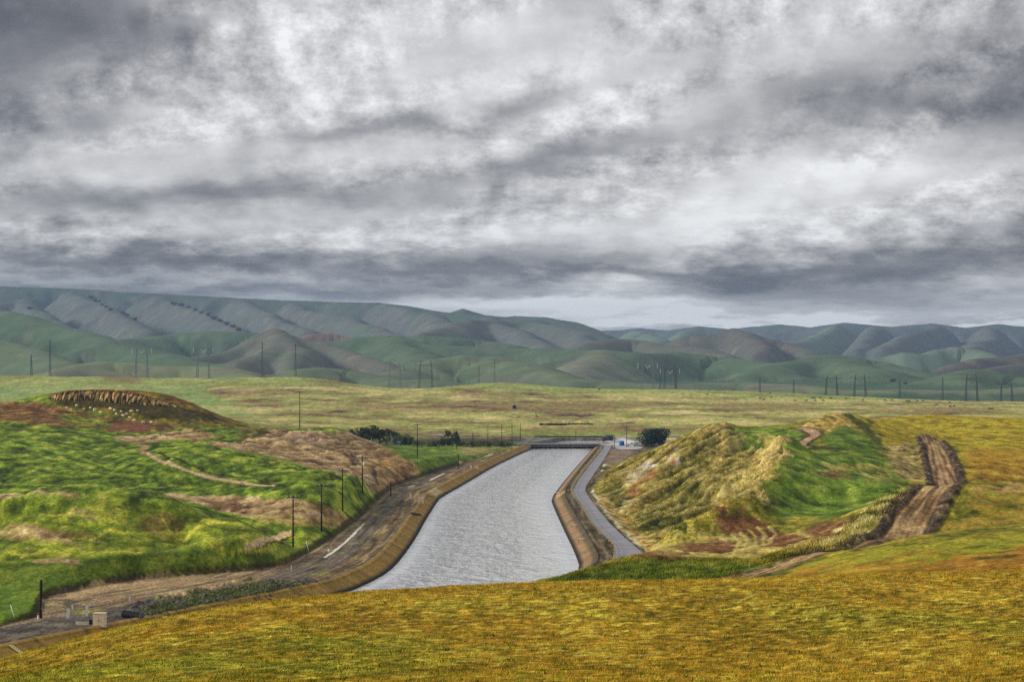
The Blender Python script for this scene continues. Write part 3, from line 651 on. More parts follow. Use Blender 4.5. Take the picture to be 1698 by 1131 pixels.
def ground_mat():
    m = bpy.data.materials.new('grassland'); m.use_nodes = True; T = NT(m.node_tree)
    b = T.n['Principled BSDF']; b.inputs['Roughness'].default_value = .95; b.inputs['Specular IOR Level'].default_value = .08
    tc = T.node('ShaderNodeTexCoord').outputs['Object']
    base = T.node('ShaderNodeAttribute', attribute_name='Col').outputs['Color']
    mp = T.node('ShaderNodeMapping'); mp.inputs['Scale'].default_value = (1, .5, 1); T.l.new(tc, mp.inputs[0])
    n1 = T.noise(mp.outputs[0], 1.5, 8, .74, .15); n2 = T.noise(mp.outputs[0], .22, 8, .68, .3)
    k = T.ramp(n1, [(.30, .30), (.46, .82), (.55, 1.15), (.70, 1.95)]); k2 = T.ramp(n2, [(.3, .52), (.7, 1.5)])
    c = T.mix(1.0, base, k, 'MULTIPLY'); c = T.mix(1.0, c, k2, 'MULTIPLY'); T.l.new(c, b.inputs['Base Color'])
    bn = T.node('ShaderNodeBump'); bn.inputs['Strength'].default_value = .8; bn.inputs['Distance'].default_value = .5
    h = T.math('ADD', T.math('MULTIPLY', n1, .6), n2)
    T.l.new(h, bn.inputs['Height']); T.l.new(bn.outputs[0], b.inputs['Normal'])
    return m
M_ground = ground_mat()
g = grid_mesh('ground', GX, GY, GZ, M_ground, col); tag(g, kind='structure')

# ------------------------------------------------------------------ hills: rounded bodies falling away from crest lines
HPX = np.concatenate([np.arange(-1300, -80, 16), np.arange(-80, 1780, 3.0), np.arange(1780, 3001, 16)]).astype(float)
HD = geo(2600, 11500, 1.0042)
hpx, hd = np.meshgrid(HPX, HD); HX = (hpx - CX) / F * hd; HYY = hd
CREST = [
 # (points photo column,row,distance), slope, hue index
 ([(-500,470,7600),(0,474,7600),(120,478,7600),(250,486,7500),(400,495,7400),(552,501,7200),(628,502,7000),(679,508,6900),(729,517,6800),(805,523,6600),(870,532,6400),(931,541,6000),(965,548,5800),(1002,558,5600)], .34, 0),
 ([(730,522,7600),(767,511,7600),(805,522,7600)], .3, 0), ([(820,528,7300),(850,524,7300),(901,525.5,7000),(932,532,6800),(965,545,6600),(1003,558,6400),(1030,570,6200)], .33, 0),
 ([(-200,520,6300),(0,504,6400),(38,495,6500),(60,512,6200),(101,536,5800),(152,554,5400),(197,567,5000)], .42, 1),
 ([(120,484,7200),(142,495,6800),(177,511,6400),(215,528,6000),(253,549,5500)], .45, 1),
 ([(260,490,7300),(286,503,6900),(329,516,6500),(367,533,6100),(405,551,5600)], .45, 1),
 ([(400,497,7300),(425,511,6800),(463,528,6300),(509,549,5700)], .45, 1),
 ([(490,502,7000),(500,514,6700),(564,521,6300),(615,541,5800),(653,554,5500),(673,560,5200)], .45, 1),
 ([(640,504,6900),(678,512,6500),(716,521,6200),(742,533,5900),(760,550,5500)], .45, 1),
 ([(870,534,6300),(792,530,6000),(754,537,5700),(704,552,5300)], .45, 2),
 ([(800,526,6500),(833,538,6000),(876,556,5500),(911,574,5000)], .42, 1),
 ([(880,530,6600),(901,539,6100),(952,551,5700),(990,566,5300)], .42, 1),
 ([(940,580,5000),(962,576,5000),(985,568,5100),(1020,561,5200),(1066,565,5200),(1104,571.5,5100),(1180,579,5000),(1230,597,4900)], .30, 2),
 ([(1100,574,6200),(1116,570,6100),(1142,557,6000),(1180,555,6000),(1205,547.5,6000),(1220,546,6000),(1244,556,5900),(1279,564,5800),(1297,567,5800),(1317,576,5700),(1355,592,5500)], .5, 3),

 ([(1228,548,6000),(1250,566,5600),(1262,582,5300)], .5, 3),
 ([(1000,549,9800),(1060,544,9700),(1110,548,9600),(1160,541,9500),(1215,546,9500),(1290,538,9300),(1345,543,9200),(1400,535,9000),(1470,542,9000),(1540,536,9000),(1600,543,9000),(1660,537,9000),(1720,542,9000),(2200,536,9000)], .28, 10),
 ([(1390,538,8800),(1373,548,8300),(1323,570,7400)], .42, 4), ([(1560,540,8600),(1500,556,7900),(1470,575,7000)], .45, 1), ([(1640,542,8600),(1640,562,7700),(1610,578,6800)], .45, 1),
 ([(1460,540,8600),(1440,556,7900),(1425,580,7000)], .5, 1), ([(1060,548,9000),(1085,560,8000),(1095,572,7000)], .4, 4), ([(1150,545,9000),(1130,556,8200)], .4, 4),
 ([(1425,597,5400),(1446,594,5400),(1470,592,5400),(1493,584,5400),(1522,588,5400),(1552,579,5500),(1581,575,5500),(1610,579,5500),(1640,591,5300),(1660,600,5200)], .26, 4),
 ([(1530,628,4500),(1549,621,4500),(1581,606,4600),(1625,595,4700),(1669,592,4800),(1698,586,4900),(1900,575,5000),(2300,590,5000)], .33, 3),
 ([(1640,612,4500),(1680,604,4600),(1760,600,4600)], .4, 3),
 ([(1500,652,3500),(1531,643,3500),(1581,627,3600),(1619,617,3700),(1649,618.5,3700),(1698,627,3700),(1760,636,3600),(2000,630,3600),(2300,640,3600)], .27, 5),
 ([(1619,617,3700),(1600,632,3450)], .3, 5),
 ([(1180,640,4000),(1215,626,4000),(1259,610,4050),(1288,604,4100),(1323,601,4200),(1364,591,4400),(1388,592,4400),(1420,594,4400),(1464,600,4400),(1493,608,4300),(1531,625,4100)], .25, 5),
 ([(1388,592,4400),(1440,612,4000),(1470,630,3700)], .25, 5),
 ([(920,600,4100),(952,592,4200),(990,584,4300),(1040,584,4300),(1079,587,4300),(1116,584,4400),(1154,587,4400),(1205,594,4400),(1230,597,4300),(1300,606,4200)], .23, 5),
 ([(990,584,4300),(975,605,3900),(955,622,3600)], .30, 6),
 ([(540,566,4700),(577,559,4700),(615,556,4700),(653,559,4700),(678,564,4650),(704,571.5,4600),(754,573,4600),(830,578,4600),(876,578,4600),(952,580,4500),(983,583,4400)], .25, 5),
 ([(653,560,4700),(690,580,4300),(730,600,4000)], .3, 5),
 ([(650,566,5000),(678,559,5000),(704,556,5000),(754,560,5000),(805,565,5000),(850,573,4900)], .25, 5),
 ([(-500,490,4600),(-200,500,4500),(0,514,4400),(50,523,4300),(101,542,4200),(152,556,4100),(177,563,4050),(215,571.5,4000),(266,584,3900),(329,599,3800),(380,608,3700)], .26, 5),
 ([(-200,560,3800),(0,565,3800),(40,580,3700),(70,592,3600),(110,600,3500)], .24, 7),
 ([(185,574,5000),(203,568,5000),(228,559,5100),(278,554,5200),(329,549,5200),(367,550,5200),(405,552.5,5200),(425,555,5200),(480,562,5100)], .25, 5),
 ([(260,605,4000),(304,593,4050),(354,585.5,4100),(400,574,4200),(425,561,4300),(450,552.6,4350),(471,551,4350),(488,559,4300),(514,564,4250),(542,568,4200),(577,582,4100),(615,599,3900),(635,607,3800)], .34, 2),
 ([(471,551,4350),(440,575,4000),(405,600,3700)], .42, 2), ([(471,553,4350),(480,580,3900),(490,600,3700)], .45, 2),
 ([(490,558,4900),(499,554.5,4900),(520,552.5,4900),(540,552.6,4900),(565,557.6,4900),(590,562,4800)], .3, 8),
 ([(640,622,3300),(678,610,3400),(716,599,3450),(754,592,3500),(775,588,3500),(805,592,3500),(825,590,3500),(850,599,3400),(888,610,3300),(930,622,3200)], .26, 7),
 ([(80,619,2950),(96,614,2950),(139,604.5,3000),(177,599,3050),(215,602,3050),(253,607,3050),(329,608,3050),(367,611,3000),(415,625,2900)], .2, 9),
 ([(440,622,3100),(475,614,3100),(527,609,3150),(577,614,3150),(640,626,3100)], .18, 7),
 ([(600,640,2900),(640,632,2900),(680,629,2900),(716,631,2900),(760,636,2900)], .14, 7),
 ([(900,640,3100),(950,634,3100),(1000,630,3150),(1060,636,3100),(1130,640,3050),(1200,636,3100),(1260,634,3100),(1330,640,3050)], .15, 7),
 ([(1200,652,2900),(1290,648,2900),(1330,643,2950),(1380,648,2900),(1440,655,2900)], .14, 9),
 ([(1440,655,2950),(1500,650,2950),(1560,652,2950),(1620,650,2950),(1698,645,3000),(1760,642,3000),(2200,640,3000)], .12, 6),
]
hz_base = np.interp(HD, [2600, 3000, 4500, 7000, 11500], [-6, 4, 16, 40, 60])[:, None] + 0 * HX
cand = [hz_base]; hues = [np.full(HX.shape, 5)]
bestz = hz_base.copy(); hue = np.full(HX.shape, 5); kk = 7.0
acc = np.exp((hz_base - 100) / kk); GR = np.zeros(HX.shape); FL = np.zeros(HX.shape)
nwx = fbm(HX / 420, HYY / 420, 4, 201) * 90; nwy = fbm(HX / 420, HYY / 420, 4, 231) * 90
cn = 0
for pts, slp, hu in CREST:
    w = [P(*p) for p in pts]
    slp = slp * (1.75 if hu in (1, 2, 3, 4) else 1.3)
    # finer crest points
    W = np.array(w); 
    dd, t = seg_dist(HX + nwx * .5, HYY + nwy, W[:, :2])
    zc = np.interp(t, range(len(W)), W[:, 2])
    rad = 36.0
    ln = np.concatenate([[0], np.cumsum(np.hypot(*np.diff(W[:, :2], axis=0).T))]); sl_ = np.interp(t, range(len(W)), ln)
    scl = float(W[:, 1].mean()) / 5000.0; cn += 1
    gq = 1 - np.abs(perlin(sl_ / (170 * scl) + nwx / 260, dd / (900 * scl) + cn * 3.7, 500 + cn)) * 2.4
    gq2 = 1 - np.abs(perlin(sl_ / (60 * scl) + nwx / 160, dd / (500 * scl) + cn * 1.7, 700 + cn)) * 2.4
    z = zc - slp * (np.sqrt(dd * dd + rad * rad) - rad)
    fall = sstep(dd, 15 * scl, 230 * scl)
    z = z - fall * (np.clip(gq, 0, 1) ** 1.1 * 62 * scl + np.clip(gq2, 0, 1) ** 1.1 * 20 * scl) * slp / .3
    acc += np.exp(np.clip((z - 100) / kk, -60, 60))
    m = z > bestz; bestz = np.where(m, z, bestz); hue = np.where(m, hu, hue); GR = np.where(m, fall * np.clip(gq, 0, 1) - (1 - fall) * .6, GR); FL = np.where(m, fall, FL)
HZ = kk * np.log(acc) + 100
rid = 1 - np.abs(fbm(HX / 190 + nwx / 160, HYY / 520 + nwy / 300, 4, 301, .55)) * 2.6
hgt = np.clip((HZ - hz_base) / 60, 0, 1.5)
below = sstep(bestz * 0 + (HZ - hz_base), 5, 60)
dist_amp = np.interp(HD, [2600, 3500, 5000, 9000], [3, 7, 16, 26])[:, None]
HZ = HZ + (np.clip(rid, -1, 1) - .75) * dist_amp * .9 * np.clip(hgt, 0, 1) * FL
HZ += fbm(HX / 60, HYY / 90, 4, 333) * dist_amp * .10 * (.15 + FL)
# seam to the plain
HZ = np.where(hd < 2640, -20, HZ)
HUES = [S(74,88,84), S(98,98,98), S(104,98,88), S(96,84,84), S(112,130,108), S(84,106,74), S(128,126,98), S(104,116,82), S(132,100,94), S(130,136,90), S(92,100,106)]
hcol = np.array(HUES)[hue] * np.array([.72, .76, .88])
hn = fbm(HX / 150, HYY / 220, 5, 401) ; hn2 = fbm(HX / 45, HYY / 70, 4, 421)
# smooth the hue seams by averaging a few shifts
for _ in range(3):
    hcol[1:-1, 1:-1] = (hcol[1:-1, 1:-1] * 2 + hcol[:-2, 1:-1] + hcol[2:, 1:-1] + hcol[1:-1, :-2] + hcol[1:-1, 2:]) / 6
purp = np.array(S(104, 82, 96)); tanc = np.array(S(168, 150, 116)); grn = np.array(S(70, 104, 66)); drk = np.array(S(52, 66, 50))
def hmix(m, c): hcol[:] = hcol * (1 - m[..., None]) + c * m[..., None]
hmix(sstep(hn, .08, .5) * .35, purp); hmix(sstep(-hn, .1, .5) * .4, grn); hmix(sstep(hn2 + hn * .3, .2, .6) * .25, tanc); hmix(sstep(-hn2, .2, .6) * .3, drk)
hmix(np.clip(GR, 0, 1) * .75, np.array(S(46, 50, 52))); hmix(np.clip(-GR, 0, 1) * .35, np.array(S(126, 138, 108))); hmix(sstep(-rid, -.3, .6) * .5, np.array(S(60, 66, 62)))  # gullies darkened and crests lightened in the colour to deepen the folds
M_hills = pr_mat('hillside', rough=.95, attr=True, var=.22, vscale=.02, bump=.35, bscale=.02, spec=.03)
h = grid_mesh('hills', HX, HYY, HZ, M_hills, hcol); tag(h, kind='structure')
def hill_at(px, d):
    j = int(np.argmin(abs(HPX - px))); i = int(np.argmin(abs(HD - d))); return float(HZ[i, j])
def hill_hit(px, py, dmin=2700):
    j = int(np.argmin(abs(HPX - px))); v = HY + (CH - HZ[:, j]) * F / HD
    k = np.where((v <= py) & (HD >= dmin))[0]; i = k[0] if len(k) else len(HD) - 1
    return float((px - CX) / F * HD[i]), float(HD[i]), float(HZ[i, j])
print('MED', GV.shape)

# ------------------------------------------------------------------ canal water
def water_mat():
    m = bpy.data.materials.new('canal water'); m.use_nodes = True; T = NT(m.node_tree)
    b = T.n['Principled BSDF']; b.inputs['Base Color'].default_value = (.74, .745, .76, 1)
    b.inputs['Roughness'].default_value = .10; b.inputs['IOR'].default_value = 1.33; b.inputs['Specular IOR Level'].default_value = .9
    tc = T.node('ShaderNodeTexCoord').outputs['Object']
    mp = T.node('ShaderNodeMapping'); mp.inputs['Scale'].default_value = (.8, .55, 1); mp.inputs['Rotation'].default_value = (0, 0, .15); T.l.new(tc, mp.inputs[0])
    calm = T.node('ShaderNodeAttribute', attribute_name='chop').outputs['Fac']
    n = T.math('ADD', T.math('MULTIPLY', T.noise(mp.outputs[0], .20, 4, .6, .6), 2.2), T.math('MULTIPLY', T.noise(mp.outputs[0], .62, 4, .62, .5), 1.0))
    n = T.math('MULTIPLY', n, calm)
    bn = T.node('ShaderNodeBump'); bn.inputs['Strength'].default_value = 1.0; bn.inputs['Distance'].default_value = 1.5
    T.l.new(n, bn.inputs['Height']); T.l.new(bn.outputs[0], b.inputs['Normal'])
    return m
def strip(name, left, right, z, mat, **kw):
    n = len(left); co = [(x, y, z) for x, y in left] + [(x, y, z) for x, y in right]
    q = [(i, n + i, n + i + 1, i + 1) for i in range(n - 1)]
    return raw_mesh(name, np.array(co), np.array(q), mat, **kw)
def resample(pts, step):
    pts = np.asarray(pts, float); seg = np.hypot(*np.diff(pts[:, :2], axis=0).T); t = np.concatenate([[0], np.cumsum(seg)])
    k = max(2, int(t[-1] / step) + 1); s_ = np.linspace(0, t[-1], k)
    return np.stack([np.interp(s_, t, pts[:, i]) for i in range(pts.shape[1])], -1)
def soften(pts, it=2):
    pts = np.asarray(pts, float)
    for _ in range(it):
        a = pts[:-1] * .75 + pts[1:] * .25; b = pts[:-1] * .25 + pts[1:] * .75
        mid = np.empty((len(a) * 2, pts.shape[1])); mid[0::2] = a; mid[1::2] = b
        pts = np.concatenate([pts[:1], mid, pts[-1:]])
    return pts
M_water = water_mat()
nW = 60
wl = resample(CL, 1)[np.linspace(0, len(resample(CL, 1)) - 1, nW).astype(int)]; wr = resample(CR_, 1)[np.linspace(0, len(resample(CR_, 1)) - 1, nW).astype(int)]
# push the water sheet a little under the lining
wt = np.linspace(-.05, 1.05, 34)[None, :, None]
WG = wl[:, None] * (1 - wt) + wr[:, None] * wt
wch = np.clip(np.minimum(wt[..., 0] + 0 * WG[..., 0], 1 - wt[..., 0]) * 3.6 - .15, .08, 1)
w = grid_mesh('water', WG[..., 0], WG[..., 1], 0 * WG[..., 0], M_water, attrs={'chop': wch}); tag(w, kind='structure')

# ------------------------------------------------------------------ canal lining: sloping concrete with a wet foot
def offset_line(pts, off):
    pts = np.asarray(pts); t = np.gradient(pts, axis=0); t /= np.linalg.norm(t, axis=1)[:, None] + 1e-9
    return pts + np.stack([-t[:, 1], t[:, 0]], -1) * np.asarray(off)[..., None]
M_conc_v = pr_mat('weathered lining', rough=.9, attr=True, var=.4, vscale=.9, bump=.4, bscale=2)
def lining(pts, side, dry, wet, pale=None, outer=None):
    c = resample(soften(np.asarray(pts), 1), 1.0); n = len(c)
    prof = [(-1.2, -.7), (-.2, -.11), (.5, .28), (1.3, .72), (1.6, .9), (2.4, 1.3), (3.3, 1.75), (LW - .5, 2.02), (LW + .05, 2.22), (LW + .35, 2.24), (LW + .55, 2.0)]
    pp = [offset_line(c, np.full(n, side * o)) for o, _ in prof]
    co = np.stack([np.concatenate([p, np.full((n, 1), z)], 1) for p, (_, z) in zip(pp, prof)], 1)
    nz = fbm(np.arange(n) / 9.0, np.zeros(n) + 3.3, 4, 55 + side); nz2 = fbm(np.arange(n) / 2.0, np.zeros(n) + 7.3, 2, 65 + side)
    cl = np.zeros((n, len(prof), 3))
    for j, (o, _) in enumerate(prof):
        base = np.asarray(wet) if o < 1.0 else np.asarray(dry)
        if outer is not None and o > 2.5: base = np.asarray(outer)
        cl[:, j] = base * (1 + nz[:, None] * .35 + nz2[:, None] * .3)
        if o >= 1.45 and pale is not None:
            m = pale(c)[:, None]; cl[:, j] = cl[:, j] * (1 - m) + np.asarray(S(214, 182, 128)) * (1 + nz2[:, None] * .3) * m
    cl[::13, 3:, :] *= .62
    idx = np.arange(n * len(prof)).reshape(n, -1)
    q = np.stack([idx[:-1, :-1], idx[:-1, 1:], idx[1:, 1:], idx[1:, :-1]], -1).reshape(-1, 4)
    if side < 0: q = q[:, ::-1]
    o = raw_mesh('canal_lining', co.reshape(-1, 3), q, M_conc_v, np.clip(cl, 0, .7)); return tag(o, kind='structure')
bend = onz(731, 826)
lining([p for p in CL[1:]], -1, S(158, 126, 62), S(46, 41, 36), lambda c: np.clip(1.6 - np.abs(c[:, 1] - bend[1] - 8) / 12.0, 0, 1) * (c[:, 1] > 500))
lining([p for p in CR_[1:]], 1, S(140, 112, 80), S(48, 42, 36), lambda c: np.clip(1.2 - np.abs(c[:, 1] - 684) / 10.0, 0, 1) * .5, S(92, 80, 60))

# ------------------------------------------------------------------ paved canal road
M_asph = pr_mat('worn asphalt', S(138, 136, 142), rough=.75, var=.2, vscale=.25, bump=.2, bscale=4)
lft = resample([(*onz(*p, 2.15), 0) for p in [(1006,940),(1022,920),(1020,906),(1002,889),(982,867),(966,840),(954,824),(950,814),(958,798),(974,776),(990,757),(1001,743),(1004,737)]], 4)
rgt = resample([(*onz(*p, 2.15), 0) for p in [(1090,940),(1062,914),(1038,894),(1010,867),(991,844),(976,824),(970,814),(972,806),(986,785),(1001,763),(1010,748),(1014,738)]], 4)
kN = 90
def pick(a, n): return a[np.linspace(0, len(a) - 1, n).astype(int)]
o = strip('paved_road', pick(lft, kN)[:, :2], pick(rgt, kN)[:, :2], 2.15, M_asph); tag(o, kind='structure')

def drape(name, pts, w, mat, off=.08, step=2.0, wob=0.0):
    """a strip of surface laid on the ground along world points"""
    c = resample(soften(np.asarray([p[:2] for p in pts]), 1), step); n = len(c); rows_ = []
    for k_ in (-1, -.5, 0, .5, 1):
        p = offset_line(c, np.full(n, -w / 2 * k_) * (1 + wob * .6 * fbm(np.arange(n) / 3.0, np.full(n, k_ * 2.0), 3, 88))); z = np.array([float(ground_z(*q)) for q in p]) + off
        rows_.append(np.concatenate([p, z[:, None]], 1))
    A = np.stack(rows_, 1); A[:, :, 2] = np.maximum(A[:, :, 2], A[:, 2:3, 2] - .3)
    idx = np.arange(n * 5).reshape(n, 5)
    q = np.stack([idx[:-1, :-1], idx[:-1, 1:], idx[1:, 1:], idx[1:, :-1]], -1).reshape(-1, 4)
    return raw_mesh(name, A.reshape(-1, 3), q, mat)
M_pale = pr_mat('bleached concrete', S(214, 202, 180), rough=.85, var=.45, vscale=.6)
for pts in [[(538,926),(552,917),(566,906),(578,896),(592,881),(604,869)],[(712,798),(724,792),(737,786)],[(676,809),(688,806)],[(804,758),(818,753)]]:
    o = drape('gutter', [hit(x, y, 300) for x, y in pts], .8, M_pale, wob=1.6); tag(o, kind='structure')

# ------------------------------------------------------------------ mesh builder for the made things
class MB:
    def __init__(s): s.v = []; s.f = []
    def box(s, c, size, rz=0.0, rx=0.0):
        hx, hy, hz = size[0] / 2, size[1] / 2, size[2] / 2; b = len(s.v)
        for dx in (-hx, hx):
            for dy in (-hy, hy):
                for dz_ in (-hz, hz):
                    y = dy * math.cos(rx) - dz_ * math.sin(rx); z = dy * math.sin(rx) + dz_ * math.cos(rx)
                    s.v.append((c[0] + dx * math.cos(rz) - y * math.sin(rz), c[1] + dx * math.sin(rz) + y * math.cos(rz), c[2] + z))
        s.f += [tuple(b + i for i in q) for q in [(0,1,3,2),(4,6,7,5),(0,4,5,1),(2,3,7,6),(0,2,6,4),(1,5,7,3)]]; return s
    def tube(s, a, b_, r0, r1=None, n=8, cap=True):
        r1 = r0 if r1 is None else r1; a = Vector(a); b_ = Vector(b_); d = (b_ - a).normalized()
        u = d.orthogonal().normalized(); w_ = d.cross(u); k = len(s.v)
        for p, r in ((a, r0), (b_, r1)):
            for i in range(n):
                t = 2 * math.pi * i / n; s.v.append(tuple(p + (u * math.cos(t) + w_ * math.sin(t)) * r))
        for i in range(n): s.f.append((k + i, k + (i + 1) % n, k + n + (i + 1) % n, k + n + i))
        if cap: s.f.append(tuple(k + n - 1 - i for i in range(n))); s.f.append(tuple(k + n + i for i in range(n)))
        return s
    def lathe(s, c, prof, n=12):
        k = len(s.v)
        for r, z in prof:
            for i in range(n):
                t = 2 * math.pi * i / n; s.v.append((c[0] + r * math.cos(t), c[1] + r * math.sin(t), c[2] + z))
        for j in range(len(prof) - 1):
            for i in range(n): s.f.append((k + j * n + i, k + j * n + (i + 1) % n, k + (j + 1) * n + (i + 1) % n, k + (j + 1) * n + i))
        return s
    def build(s, name, mat, parent=None, smooth=False):
        me = bpy.data.meshes.new(name); me.from_pydata(s.v, [], s.f); me.materials.append(mat)
        if smooth:
            for p in me.polygons: p.use_smooth = True
        o = bpy.data.objects.new(name, me); COL.objects.link(o)
        if parent: o.parent = parent
        return o
def empty(name, loc, rz=0.0):
    o = bpy.data.objects.new(name, None); COL.objects.link(o); o.location = loc; o.rotation_euler = (0, 0, rz); o.empty_display_size = .5; return o
M_wood = pr_mat('creosoted wood', S(40, 32, 28), rough=.9, var=.35, vscale=3)
M_steel = pr_mat('galvanised steel', (.26, .28, .31), rough=.55, metal=.3, var=.2, vscale=.5)
M_dsteel = pr_mat('weathered steel', (.09, .10, .12), rough=.7, metal=.2, var=.3, vscale=.6)
M_glass = pr_mat('white insulator', (.75, .77, .78), rough=.35, var=.1)
M_white = pr_mat('white paint', (.88, .87, .84), rough=.6, var=.12, vscale=3)
M_red = pr_mat('red paint', (.45, .05, .04), rough=.6, var=.2, vscale=4)
M_tan = pr_mat('tan cabinet paint', (.74, .60, .40), rough=.7, var=.12, vscale=2)
M_black = pr_mat('black plastic', (.02, .02, .022), rough=.6, var=.3)
M_conc = pr_mat('bridge concrete', S(150, 142, 132), rough=.9, var=.3, vscale=.4)
M_dconc = pr_mat('stained concrete', S(84, 80, 76), rough=.9, var=.35, vscale=.4)
M_blue = pr_mat('blue plastic', (.03, .13, .45), rough=.5, var=.1)
M_bark = pr_mat('bark', S(80, 66, 52), rough=.9, var=.4, vscale=2)
M_tyre = pr_mat('rubber', (.02, .02, .02), rough=.9)
M_win = pr_mat('dark window', (.03, .035, .04), rough=.15, spec=.6, var=.05)

# ------------------------------------------------------------------ power poles
def power_pole(px, yb, yt, label, arms=1, dmin=250, transformer=False, r=.19, name='power_pole', cat='power pole', group='wooden power poles', rz=.25, tilt=0.0):
    x, y, z = hit(px, yb, dmin); H = (CH - (yt - HY) / F * y) - z
    root = empty(name, (x, y, z), rz); root.rotation_euler = (0, tilt, rz); tag(root, label, cat, group)
    MB().tube((0, 0, -.4), (0, 0, H), r, r * .68, 10).build('shaft', M_wood, root, True)
    for k in range(arms):
        za = H - .45 - k * 1.3
        MB().box((0, -.2, za), (2.9, .13, .16)).build('crossarm', M_wood, root)
        b = MB()
        for sx in (-1, 1): b.tube((sx * .95, -.2, za - .07), (0, -.2, za - .85), .03, .03, 4)
        b.build('brace', M_dsteel, root)
        for ix in (-1.3, -.55, .55, 1.3):
            MB().lathe((ix, -.2, za + .08), [(.03, 0), (.09, .05), (.06, .12), (.1, .17), (.05, .24), (0, .26)], 8).build('insulator', M_glass if k == 0 else M_dsteel, root, True)
    if transformer:
        t = MB().lathe((.32, -.28, H - 2.6), [(0, 0), (.26, 0), (.28, .1), (.28, .8), (.2, .92), (0, .95)], 12).build('transformer', M_white, root, True)
        MB().tube((.32, -.28, H - 1.7), (.32, -.28, H - 1.4), .05, .03, 6).build('bushing', M_glass, t)
    return root, Vector((x, y, z)), H
PO = {}
for key, a in {
 'A': (486, 908, 822, 'nearest tall power pole with a crossarm, rooted in grass beside the pale bare scar', 1, 380),
 'B': (533, 882, 803, 'power pole with a crossarm standing before the round tan dirt mound', 1, 400),
 'C': (568, 848, 778, 'power pole with a crossarm on the bright green knoll', 1, 480),
 'D': (601, 818, 757, 'power pole carrying a white transformer against the brown graded hillside', 1, 520),
 'E': (497, 712, 648, 'tall lone power pole on top of the graded dirt hill', 1, 700),
 'F': (692, 760, 703, 'thick power pole with doubled crossarms on the green shelf past the dirt hill', 2, 780),
}.items():
    PO[key] = power_pole(*a[:6], transformer=(key == 'D'), r=.2)
def pole_wires(a, b, label):
    (r1, p1, h1), (r2, p2, h2) = PO[a], PO[b]; root = empty('overhead_wires', tuple(p1)); tag(root, label, 'wires', 'wires strung between the wooden poles')
    for k in (-1.2, 0, 1.2):
        m = MB(); A = Vector((k, -.2, h1 - .25)); B = p2 - p1 + Vector((k, -.2, h2 - .25)); prev = A
        for i in range(1, 13):
            t = i / 12; p = A.lerp(B, t) - Vector((0, 0, 4 * t * (1 - t) * 1.3)); m.tube(prev, p, .022, .022, 3, False); prev = p
        m.build('wire', M_black, root)
pole_wires('A', 'B', 'wires from the nearest crossarm pole to the next one'); pole_wires('B', 'C', 'wires from the pole by the tan mound to the pole on the green knoll'); pole_wires('C', 'D', 'wires reaching the pole with the transformer'); pole_wires('D', 'F', 'wires from the transformer pole to the pole on the green shelf')
for px, yb, yt, lab, dm in [(784, 742, 718, 'short far pole with a crossarm, just right of the round tree clump', 900), (809, 741, 704, 'slim pole left of the pair before the canal bridge', 900),
                            (832, 741, 704, 'slim pole at the edge of the gravel shoulder, left of the tallest far pole', 900), (849, 740, 700, 'tallest slim pole at the left end of the canal bridge', 900),
                            (863, 728, 702, 'slim pole behind the left end of the canal bridge', 1000), (955, 727, 716, 'tiny pole standing behind the middle of the canal bridge', 1100),
                            (1019, 741, 722, 'short pole between the paved road end and the blue tank', 1000), (1039, 742, 708, 'pole with double crossarms beside the blue tank', 1000),
                            (1134, 731, 721, 'small pole showing over the top of the grassy cut', 1090), (757, 745, 720, 'pole standing in front of the round tree clump', 900), (727, 743, 733, 'stub of a pole left of the round tree clump', 900)]:
    power_pole(px, yb, yt, lab, 2 if px == 1039 else 1 if px in (784, 1134) else 0, dm, r=.17, group='slim poles near the bridge')
def plain_post(px, yb, yt, label, dmin, r, mat, name, cat, group=None, tilt=0.0, cap=None):
    x, y, z = hit(px, yb, dmin); H = (CH - (yt - HY) / F * y) - z
    root = empty(name, (x, y, z)); root.rotation_euler = (0, tilt, 0); tag(root, label, cat, group)
    MB().tube((0, 0, -.3), (0, 0, H * (.7 if cap else 1)), r, r * .9, 10).build('shaft', mat, root, True)
    if cap: MB().tube((0, 0, H * .7), (0, 0, H), r * 1.02, r * .95, 10).build('painted_top', cap, root, True)
    return root
p_ = plain_post(68, 1026, 963, 'stout bare black pole without crossarm at the lower left by the white markers', 300, .24, M_wood, 'power_pole', 'power pole', 'wooden power poles')
MB().box((.25, -.3, 1.6), (.22, .2, .5)).build('meter_box', M_steel, p_); MB().tube((.25, -.24, .2), (.25, -.24, 3.2), .04, .04, 6).build('conduit', M_steel, p_)
plain_post(648, 824, 799, 'short bare post at the foot of the brown graded slope', 480, .17, M_wood, 'wooden_post', 'post', 'short bare posts')
plain_post(760, 778, 752, 'short bare post at the road edge below the green shelf', 700, .17, M_wood, 'wooden_post', 'post', 'short bare posts')
plain_post(24, 1026, 1003, 'thin pale stake leaning at the far lower left in green grass', 300, .07, M_white, 'marker_stake', 'stake', 'leaning pale stakes', tilt=-.28)
plain_post(512, 916, 897, 'thin pale stake leaning near the edge of the green field right of the pale scar', 380, .06, M_white, 'marker_stake', 'stake', 'leaning pale stakes', tilt=-.22)
plain_post(63, 1028, 1018, 'small white marker with red top beside the stout black pole', 300, .12, M_white, 'marker_post', 'marker', 'red topped markers', cap=M_red)
plain_post(545, 916, 908, 'small white marker with red top near the start of the white gutter', 380, .13, M_white, 'marker_post', 'marker', 'red topped markers', cap=M_red)
